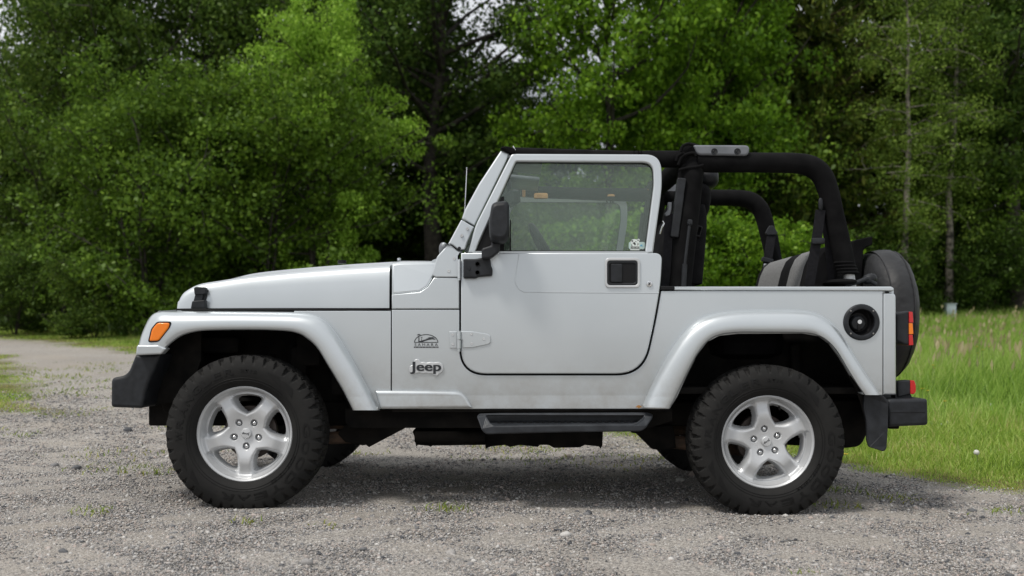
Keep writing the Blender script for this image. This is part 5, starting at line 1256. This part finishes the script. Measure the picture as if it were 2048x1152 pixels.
# grab rail on top, speaker pods
gb = slab([(1386, 289.5), (1500, 290), (1498, 311.5), (1394, 309.5)], [6, 11, 11, 8], 4.745, .09, .010, 4)
gh = part('sound_bar_bracket', gb, 'plastic_grey', True)[0]
for px in (1429, 1475):
    part('bracket_screw', lathe([(.0, .002), (.006, -.002), (.009, .001), (.0145, -.0015), (.016, .001)], P(px, 303, 4.744), 'y', 18), 'plastic', parent=gh)
part('speaker_pod', blob(P(1410, 360, 5.12), (.12, .26, .10), 3, 18), 'plastic', True)
part('leg_plate', plate(rnd([(1356, 354.5), (1372.7, 356.6), (1357.5, 475), (1341, 473.5)], 3), 4.722, .03, .005), 'plastic', True)
# support struts, belts
part('strut', tube([P(1379, 449, 4.70), P(1374, 490, 4.70), P(1369.5, 530, 4.70)], .007, 10), 'plastic', True)
part('strut_end', tube([P(1369.5, 528, 4.70), P(1367, 573, 4.70)], .0125, 10), 'plastic', True)
part('strut_pivot', blob(P(1379.5, 445, 4.70), (.026, .03, .03), 3, 12), 'plastic', True)
part('strut', tube([P(1396, 478, 4.90), P(1391, 540, 4.90), P(1384, 574, 4.90)], .010, 10), 'plastic', True)
def belt(name, pts, wd=.024, m='webbing', parent=None):
    q = crv([P(*a) for a in pts], 3); rows = []
    for k, v in enumerate(q):
        t_ = (q[min(k + 1, len(q) - 1)] - q[max(k - 1, 0)]); t_ = Vector(t_).normalized(); s_ = t_.cross(Vector((0, 1, 0))).normalized() * wd; v = Vector(v)
        rows.append([v - s_ + Vector((0, .0015, 0)), v - s_ - Vector((0, .0015, 0)), v + s_ - Vector((0, .0015, 0)), v + s_ + Vector((0, .0015, 0))])
    return part(name, loft(rows), m, parent=parent)
bl = belt('seat_belt', [(1641, 420, 4.77), (1633, 480, 4.78), (1618, 575, 4.80)]); belt('seat_belt', [(1645, 425, 4.80), (1656, 490, 4.83), (1664, 575, 4.86)], .016)
part('belt_guide', blob(P(1641, 408, 4.765), (.022, .02, .06), 2.6, 12), 'plastic', parent=bl)
part('belt_buckle', box(P(1636, 482, 4.765), (.062, .02, .030), .006), 'plastic', parent=bl)
fy = 6.02
bl = belt('seat_belt', [(1543, 470, fy - .09), (1537, 510, fy - .10), (1527, 578, fy - .1)], .026); belt('seat_belt', [(1549, 470, fy - .06), (1556, 520, fy - .05), (1553, 578, fy - .05)], .02)
part('belt_guide', plate(rnd([(1539, 451), (1547, 451), (1556, 466), (1552, 470), (1534, 470), (1531, 466)], 2), fy - .1, .02, .004), 'plastic', parent=bl)
part('belt_buckle', plate(rnd([(1526, 513), (1548, 519), (1546, 528), (1523, 522)], 2), fy - .115, .02, .004), 'plastic', parent=bl)
part('buckle_tongue', plate([rnd([(1528, 527), (1537, 528), (1534, 540), (1526, 538)], 1), rnd([(1530, 531), (1534.5, 532), (1533, 536), (1529, 535)], .5)], fy - .113, .004, .001), 'chrome', parent=bl)
bl = belt('seat_belt', [(1338, 428, 4.74), (1335, 500, 4.75), (1331, 574, 4.76)], .020)
part('belt_guide', plate(rnd([(1336, 404), (1344, 404.5), (1343, 420), (1340, 430), (1331, 433), (1330, 427), (1336, 420)], 2), 4.73, .02, .004), 'plastic_grey', parent=bl)
part('belt_catch', tube([P(1325, 442, 4.74), P(1328, 447, 4.74), P(1323, 457, 4.74), P(1320, 468, 4.74)], .004, 8), 'chrome', parent=bl)
# -------- seats
def seat(yc):
    s_ = []
    for (px, py, dep, wdt) in [(1352, 572, .20, .48), (1362, 520, .17, .48), (1372, 470, .14, .46), (1377, 440, .12, .42), (1380, 418, .10, .32)]:
        x = Xat(px, 5.1); z = Zat(py, 5.1)
        s_.append([Vector((x + dep / 2 * q[0], yc + wdt / 2 * q[1], z)) for q in rnd([(-1, -1), (1, -1), (1, 1), (-1, 1)], .5, 4)])
    bk = part('front_seat', loft(s_), 'cloth_seat', ang=60)
    part('seat_cushion', blob((Xat(1352, 5.1) - .27, yc, .80), (.52, .48, .2), 3.5, 18), 'cloth_seat', parent=bk)
    part('headrest', blob((Xat(1396, 5.1) - .015, yc, Zat(408, 5.1)), (.13, .30, .20), 2.6, 18, rot=Matrix.Rotation(.15, 3, 'Y')), 'cloth_seat', parent=bk)
    part('seat_release', plate([rnd([(1396, 450), (1406, 453), (1400, 475), (1390, 472)], 1.5), rnd([(1398, 454), (1402.5, 455.5), (1398, 470), (1393.5, 469)], 1)], yc + CARY - .245, .02, .003), 'trim', parent=bk)
    return bk
seat(-.33); seat(.33)
# rear bench back: three bands across, rounded near end
def bench(y0, y1, m, name, round_end=0, parent=None):
    pr_ = [(1.425, .98), (1.44, 1.06), (1.46, 1.14), (1.485, 1.195), (1.52, 1.225), (1.56, 1.236), (1.60, 1.225), (1.63, 1.19), (1.64, 1.12), (1.64, .98)]
    rows = []; N_ = 10
    for k in range(N_ + 1):
        t = k / N_; y = y0 + (y1 - y0) * t; sq = 1.
        if round_end < 0: sq = (1 - max(0, 1 - t / .5) ** 3) ** .5 if t < .5 else 1
        if round_end > 0: sq = (1 - max(0, (t - .5) / .5) ** 3) ** .5 if t > .5 else 1
        sq = .55 + .45 * max(0, sq); rows.append([Vector((1.54 + (x - 1.54) * sq, y, .98 + (z - .98) * (.80 + .20 * sq))) for x, z in pr_])
    return part(name, loft(rows), m, parent=parent, ang=60)
rbk = bench(yl(5.225), yl(5.40), 'cloth_seat', 'rear_seat')
bench(yl(5.40), yl(5.86), 'cloth_grey', 'seat_panel', 0, rbk); bench(yl(4.975), yl(5.225), 'cloth_grey', 'seat_panel', 0, rbk)
bench(yl(4.885), yl(4.975), 'cloth_seat', 'seat_bolster', -1, rbk); bench(yl(5.86), yl(5.95), 'cloth_seat', 'seat_bolster', 1, rbk)
part('seat_cushion', blob((1.18, 0, .76), (.45, 1.0, .2), 3.5, 16), 'cloth_seat', parent=rbk)
# -------- dashboard, wheel, inner mirror
part('dashboard', blob((Xat(935, 4.9), 0, .985), (.30, 1.36, .36), 4.5, 20), 'plastic')
part('gauge_hood', blob((Xat(960, 4.95), -.36, 1.165), (.22, .36, .07), 2.6, 16), 'plastic')
sw = bmesh.new(); rotm = Matrix.Rotation(R(62), 3, 'Y'); cst = P(1096, 516, 5.05)
tube([cst + rotm @ Vector((.185 * math.cos(a), .185 * math.sin(a), 0)) for a in np.linspace(0, 2 * math.pi, 49)], .016, 10, bm=sw, cap=False)
for a in (-.4, math.pi + .4, -math.pi / 2):
    tube([cst + rotm @ Vector((.03 * math.cos(a), .03 * math.sin(a), -.02)), cst + rotm @ Vector((.18 * math.sin(a), .18 * math.cos(a), 0))], .014, 8, bm=sw)
stw = part('steering_wheel', sw, 'plastic')
part('steering_column', tube([cst + rotm @ Vector((0, 0, -.01)), P(960, 560, 5.05)], .04, 12), 'plastic')
im = part('rear_view_mirror', blob(P(1022, 398, 5.38), (.05, .24, .085), 4, 16, rot=Matrix.Rotation(.25, 3, 'Z')), 'plastic')
part('mirror_glass', box(P(1031, 398, 5.36), (.004, .20, .06), .001, rot=Matrix.Rotation(.25, 4, 'Z')), 'glass_mirror', parent=im)
part('mirror_stalk', tube([P(1016, 360, 5.38), P(1018, 385, 5.38)], .012, 8), 'plastic', parent=im)
part('sun_visor', box((Xat(1045, 5.0), yl(5.1), Zat(322, 5.0)), (.20, .42, .018), .006, rot=Matrix.Rotation(.1, 4, 'Y')), 'plastic_grey', True)
# -------- spare wheel in its black cover, brake lamp mast, tailgate arm, folded top
cv = lathe([(.0, -.005), (.18, .0), (.25, .008), (.295, .020), (.325, .040), (.345, .072), (.354, .112), (.350, .150), (.336, .182), (.312, .206), (.275, .222), (.18, .234), (.0, .238)], (1.88, .0, .908), 'x', 72)
rs = np.random.default_rng(4)
for v in cv.verts:
    a = math.atan2(v.co.z - .908, v.co.y); k = 1 + .010 * math.sin(a * 9 + v.co.x * 14) * math.sin(v.co.x * 20) + .006 * math.sin(a * 23 + v.co.x * 40)
    v.co.y = v.co.y * k; v.co.z = .908 + (v.co.z - .908) * k
spc = part('spare_wheel_cover', cv, 'vinyl', ang=60)
sm_ = bmesh.new()
for h_, r_ in ((.060, .340), (.172, .342)): tube([Vector((1.88 + h_, .0 + r_ * math.cos(a), .908 + r_ * math.sin(a))) for a in np.linspace(0, 2 * math.pi, 73)], .0045, 6, bm=sm_, cap=False)
part('cover_piping', sm_, 'vinyl', parent=spc)
part('spare_carrier', box((1.825, .02, .915), (.07, .3, .3), .02), 'under')
mast = slab([(1706, 481), (1745, 472.5), (1745.5, 489), (1727, 497), (1722, 600), (1704, 600)], [5, 3, 3, 9, 1, 1], 5.32, .2, .006, 4)
part('brake_lamp_mast', mast, 'cloth')
part('folded_top', blob(P(1677, 566, 4.85), (.14, .3, .035), 2.6, 16), 'cloth', True)
part('top_latch', blob(P(1739, 558, 4.76), (.07, .06, .05), 2.3, 14, rot=Matrix.Rotation(-.3, 3, 'Y')), 'plastic', True)
part('top_arm', tube([P(1690, 571, 4.74), P(1715, 564, 4.74), P(1735, 557, 4.74), P(1752, 569, 4.74)], .010, 8), 'plastic', True)
# antenna on the far side of the cowl
ay = 6.06
part('antenna', tube([P(926, 540, ay), P(929.5, 420, ay), P(933.5, 337, ay)], [.0035, .0028, .0022], 8), 'chrome')
part('antenna_tip', blob(P(933.5, 336, ay), (.009, .009, .009), 2, 8), 'chrome')
